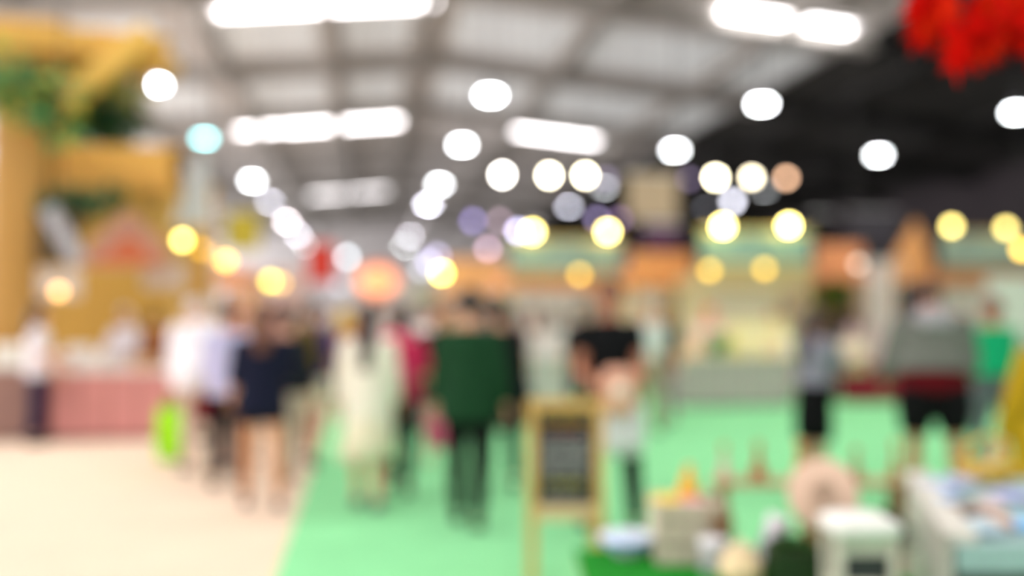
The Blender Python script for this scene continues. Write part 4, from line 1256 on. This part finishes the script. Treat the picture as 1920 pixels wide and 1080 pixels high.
# white lantern box
t = thing('lantern', 'white box lantern with a rounded top and a dark window, in front of the plaque', 'lantern', tp(1606, 3.45), -TH)
wl = .108
hl = zy(968, 3.45) - zt_
wm = mat('white paint', (226, 226, 220), .5, var=.04)
for sx in (-1, 1):
    for sy in (-1, 1):
        MB().box((sx * (wl - .018), sy * .075, hl * .45), (.030, .03, hl * .9)).build('corner_post', mat('grey-white paint', (196, 194, 178), .6), t, bevel=.003)
MB().bb(-wl + .02, wl - .02, -.075, .075, .012, hl * .34).bb(-wl + .03, wl - .03, .05, .07, .0, hl * .86).build('panel', mat('grey-white paint', (190, 188, 170), .6), t)
MB().bb(-wl + .032, wl - .032, -.066, -.060, hl * .12, hl * .86).build('window', mat('dark slate label', (48, 50, 52), .4), t)
MB().bb(-wl + .034, wl - .034, -.074, -.067, hl * .62, hl * .86).build('header_strip', mat('grey-white paint', (198, 196, 182), .6), t)
MB().loft([(0, -.09, hl * .92), (0, .09, hl * .92)], [(wl + .008, .036)] * 2, n=28, sq=.35).build('rounded_top', wm, t, smooth=True)
MB().bb(-wl, wl, -.09, .09, 0, .012).build('base', wm, t, bevel=.003)
# dark green box, cream jar, silver tins
t = thing('planter_box', 'dark green planter box with moss left of the white lantern', 'planter', tp(1482, 3.68), -TH)
MB().bb(-.09, .09, -.07, .07, 0, .15).build('box_body', mat('dark green lacquer', (24, 56, 16), .5, var=.2), t, bevel=.008)
mb = MB()
for i in range(160):
    mb.leaf((random.uniform(-.07, .07), random.uniform(-.06, .06), .15), random.uniform(.02, .045), .015, random.uniform(0, 6.28), random.uniform(.4, 1.4))
mb.build('moss', mat('moss', (40, 84, 22), .8, var=.3), t)
MB().bb(-.095, .095, -.075, .075, .142, .15).build('rim', mat('dark olive', (50, 60, 34), .5), t)
t = thing('jar', 'cream rounded jar with a wooden lid at the front of the grass table', 'jar', tp(1386, 3.72), 0)
MB().lathe([(.05, 0), (.075, .02), (.082, .06), (.07, .10), (.05, .12), (.045, .12)], n=28).build('jar_body', mat('cream glaze', (228, 206, 160), .4, var=.08), t, smooth=True)
MB().lathe([(.05, .12), (.052, .135), (.03, .145), (.012, .15), (.012, .165)], n=24).build('lid', mat('pale lid', (216, 196, 160), .5), t, smooth=True)
for px, dd_, r_, h_, tl, lb in ((1334, 3.92, .05, .12, 0, 'silvery grey tin standing behind the cream jar, left one'), (1430, 3.95, .045, .19, 20, 'tall silvery white tin leaning right behind the cream jar')):
    rm = Matrix.Rotation(R(tl), 3, 'Y')
    t = thing('tin', lb, 'tin', tp(px, dd_, zt_ + (0.016 if tl else 0)), 0)
    MB().lathe([(r_, 0), (r_ * 1.02, .004), (r_ * 1.02, h_ - .004), (r_, h_)], n=24, rot=rm).build('can_body', mat('silver tin', (196, 196, 202), .35, metal=.3), t, smooth=True)
    MB().lathe([(r_ * 1.04, h_ * .8), (r_ * 1.06, h_ * .82), (r_ * 1.06, h_ + .004), (r_ * .9, h_ + .008)], n=24, rot=rm).build('lid', mat('white lid', (222, 222, 226), .4), t, smooth=True)
t = thing('wicker_figure', 'brown bundle of dried stalks behind the silver tins', 'dried stalks', tp(1352, 4.0), 0)
mb = MB()
for i in range(40):
    a = random.uniform(0, 6.28)
    q = random.uniform(.02, .075)
    mb.loft([(math.cos(a) * .015, math.sin(a) * .015, 0), (math.cos(a) * q, math.sin(a) * q, random.uniform(.15, .23))], [.004, .0025], n=5)
mb.build('stalks', wood((140, 106, 70)), t)
MB().lathe([(.026, .06), (.032, .07), (.032, .09), (.026, .10)], n=14).build('tie', mat('twine', (110, 80, 50)), t)
t.name = 'dried_bouquet'
t['category'] = 'bouquet'
bunch(tp(1655, 4.0, zt_), .17, 60, [(56, 70, 48), (40, 96, 40), (60, 66, 50)], 'dark green leafy pot plant right of the round plaque', 'potted_plant', 'plant', (70, 60, 48))

# right-hand display stand with packets
zr = .78
pA, pB = gp(1692, 4.7), gp(1772, 3.36)
t = thing('display_counter', 'white-sided display counter with pale teal cloth in the right foreground', 'counter', (0, 0, 0.012), 0)
e1 = (pA - pB)
ux = Vector((math.cos(-TH), math.sin(-TH), 0))
def quadprism(P, z0, z1):
    b = MB()
    for z in (z0, z1):
        for q in P:
            b.v.append((q.x, q.y, z))
    b.f += [(3, 2, 1, 0), (4, 5, 6, 7)] + [(k, (k + 1) % 4, 4 + (k + 1) % 4, 4 + k) for k in range(4)]
    return b
pC, pD = pB + ux * 1.0, pA + ux * 1.35
ins = Vector((.02, .02, 0))
quadprism([pB + ux * .02, pC, pD, pA + ux * .02], .0, zr - .06).build('cabinet', mat('dark slate panel', (62, 74, 70), .6, var=.1), t)
quadprism([pB - ux * .01, pB + ux * .018, pA + ux * .018, pA - ux * .01], .0, zr + .02).build('side_panel', mat('off-white board', (186, 184, 174), .6, var=.05), t)
quadprism([pB + ux * .02 - Vector((0, .02, 0)), pC - Vector((0, .02, 0)), pD, pA + ux * .02], zr - .10, zr - .012).build('tablecloth', cloth((150, 178, 176)), t)
quadprism([pB + ux * .0, pB + ux * .10, pA + ux * .12, pA + ux * .0], zr - .012, zr + .022).build('edge_board', mat('pale board', (200, 198, 188), .6), t)
def rp(px, d, z=zr):
    v = gp(px, d)
    return (v.x, v.y, z)
pk = [(1752, 4.35, (166, 186, 222), .2, 'light blue packet at the back left of the teal cloth'), (1790, 4.5, (176, 184, 208), .8, 'lavender blue packet beside the yellow basket'),
      (1776, 4.0, (170, 196, 224), -.3, 'sky blue packet in the left middle of the teal cloth'), (1806, 3.85, (110, 88, 72), .5, 'brown packet in the middle of the teal cloth'),
      (1850, 3.95, (206, 192, 186), -.6, 'pale rosy packet in the middle of the teal cloth'), (1893, 4.15, (156, 164, 206), .4, 'lilac packet right of the yellow basket'),
      (1905, 3.6, (120, 178, 220), .1, 'bright blue packet at the right picture edge'), (1868, 3.62, (190, 160, 140), .9, 'tan packet near the front of the teal cloth'),
      (1835, 3.55, (170, 196, 206), -.2, 'pale aqua packet at the front of the teal cloth')]
for px, dd_, rgb, rz, lb in pk:
    packet(rp(px, dd_, zr - .012 + .001), .12, .17, .06, rgb, lb, rz)
t = basket(rp(1846, 4.62, zr - .012), .115, .09, (206, 170, 66), None, 'yellow wicker basket heaped with white wrapped sweets on the teal cloth', None)
for k in range(14):
    a = k * 2.4
    rr = .02 + .075 * (k / 14) ** .5
    v = Vector(rp(1846, 4.62, zr + .075 - rr * .25)) + Vector((math.cos(a) * rr, math.sin(a) * rr, 0))
    s_ = MB().ell((0, 0, 0), (.022, .018, .016)).ell((.026, 0, 0), (.010, .012, .003)).ell((-.026, 0, 0), (.010, .012, .003)).build('wrapped_sweet', mat('white wrapper', (226, 222, 200), .4), loc=v, smooth=True, rz=a)
    tag(s_, 'white wrapped sweet heaped in the yellow basket', 'sweet', 'white sweets in the yellow basket')

# ------------------------------------------------------------------ red maple foliage at the upper right
def maple(mb, c, sz, yaw, pitch, roll):
    rot = Matrix.Rotation(yaw, 3, 'Z') @ Matrix.Rotation(pitch, 3, 'X') @ Matrix.Rotation(roll, 3, 'Y')
    outline = []
    for k, (ang, L) in enumerate(((-150, .45), (-120, .22), (-95, .75), (-70, .33), (-45, .95), (-22, .42), (0, 1.1), (22, .42), (45, .95), (70, .33), (95, .75), (120, .22), (150, .45))):
        outline.append((math.sin(R(ang)) * L * sz, -math.cos(R(ang)) * L * sz))
    i0 = len(mb.v)
    for yo in (-.002, .002):
        for x, z in outline:
            mb.v.append(tuple(Vector(c) + rot @ Vector((x, yo + abs(x) * .15, z))))
        mb.v.append(tuple(Vector(c) + rot @ Vector((0, yo, .12 * sz))))
    n = 14
    for k in range(n):
        k2 = (k + 1) % n
        mb.f.append((i0 + k, i0 + n + k, i0 + n + k2, i0 + k2))
    for k in range(12):
        mb.f.append((i0 + 13, i0 + k, i0 + k + 1))
        mb.f.append((i0 + n + 13, i0 + n + k + 1, i0 + n + k))
def redbranch(label, pts, leaves, seed, sz=.11):
    random.seed(seed)
    c0 = Vector(pts[0])
    t = thing('maple_branch', label, 'branch', c0, 0)
    q = [Vector(p) - c0 for p in pts]
    MB().loft(q, [.012 - .002 * k for k in range(len(q))], n=7).build('twig', mat('bark', (70, 40, 34), .8), t, smooth=True)
    a, b = MB(), MB()
    for i, (px, py, dd_) in enumerate(leaves):
        v = Vector(pt(px, py, dd_)) - c0
        maple(a if i % 3 else b, v, sz * random.uniform(.8, 1.15), -TH + random.uniform(-.5, .5), random.uniform(-.4, .4), random.uniform(-.6, .6))
    a.build('leaves', mat('red leaf', (186, 6, 0), .8, var=.12, scale=9, spec=.05), t)
    b.build('leaves', mat('orange red leaf', (206, 34, 4), .8, var=.12, scale=9, spec=.05), t)
lv1, lv2 = [], []
random.seed(11)
for i in range(34):
    lv1.append((random.uniform(1726, 1790), random.uniform(-40, 60), random.uniform(3.2, 3.6)))
for i in range(52):
    u = random.random()
    px = 1812 + 100 * u + random.uniform(-22, 22)
    py = 90 - 120 * u + random.uniform(-30, 25)
    lv2.append((px, py, random.uniform(3.1, 3.5)))
for i in range(26):
    lv2.append((random.uniform(1880, 1960), random.uniform(-30, 85), random.uniform(3.1, 3.5)))
redbranch('spray of red artificial maple leaves, the left one of two at the upper right', [pt(1760, -160, 3.4), pt(1755, -60, 3.4), pt(1750, 20, 3.4), pt(1738, 70, 3.4)], lv1, 5, .085)
redbranch('larger spray of red artificial maple leaves hanging in the upper right corner', [pt(1950, -160, 3.3), pt(1930, -40, 3.3), pt(1880, 30, 3.3), pt(1820, 105, 3.3)], lv2, 6, .085)
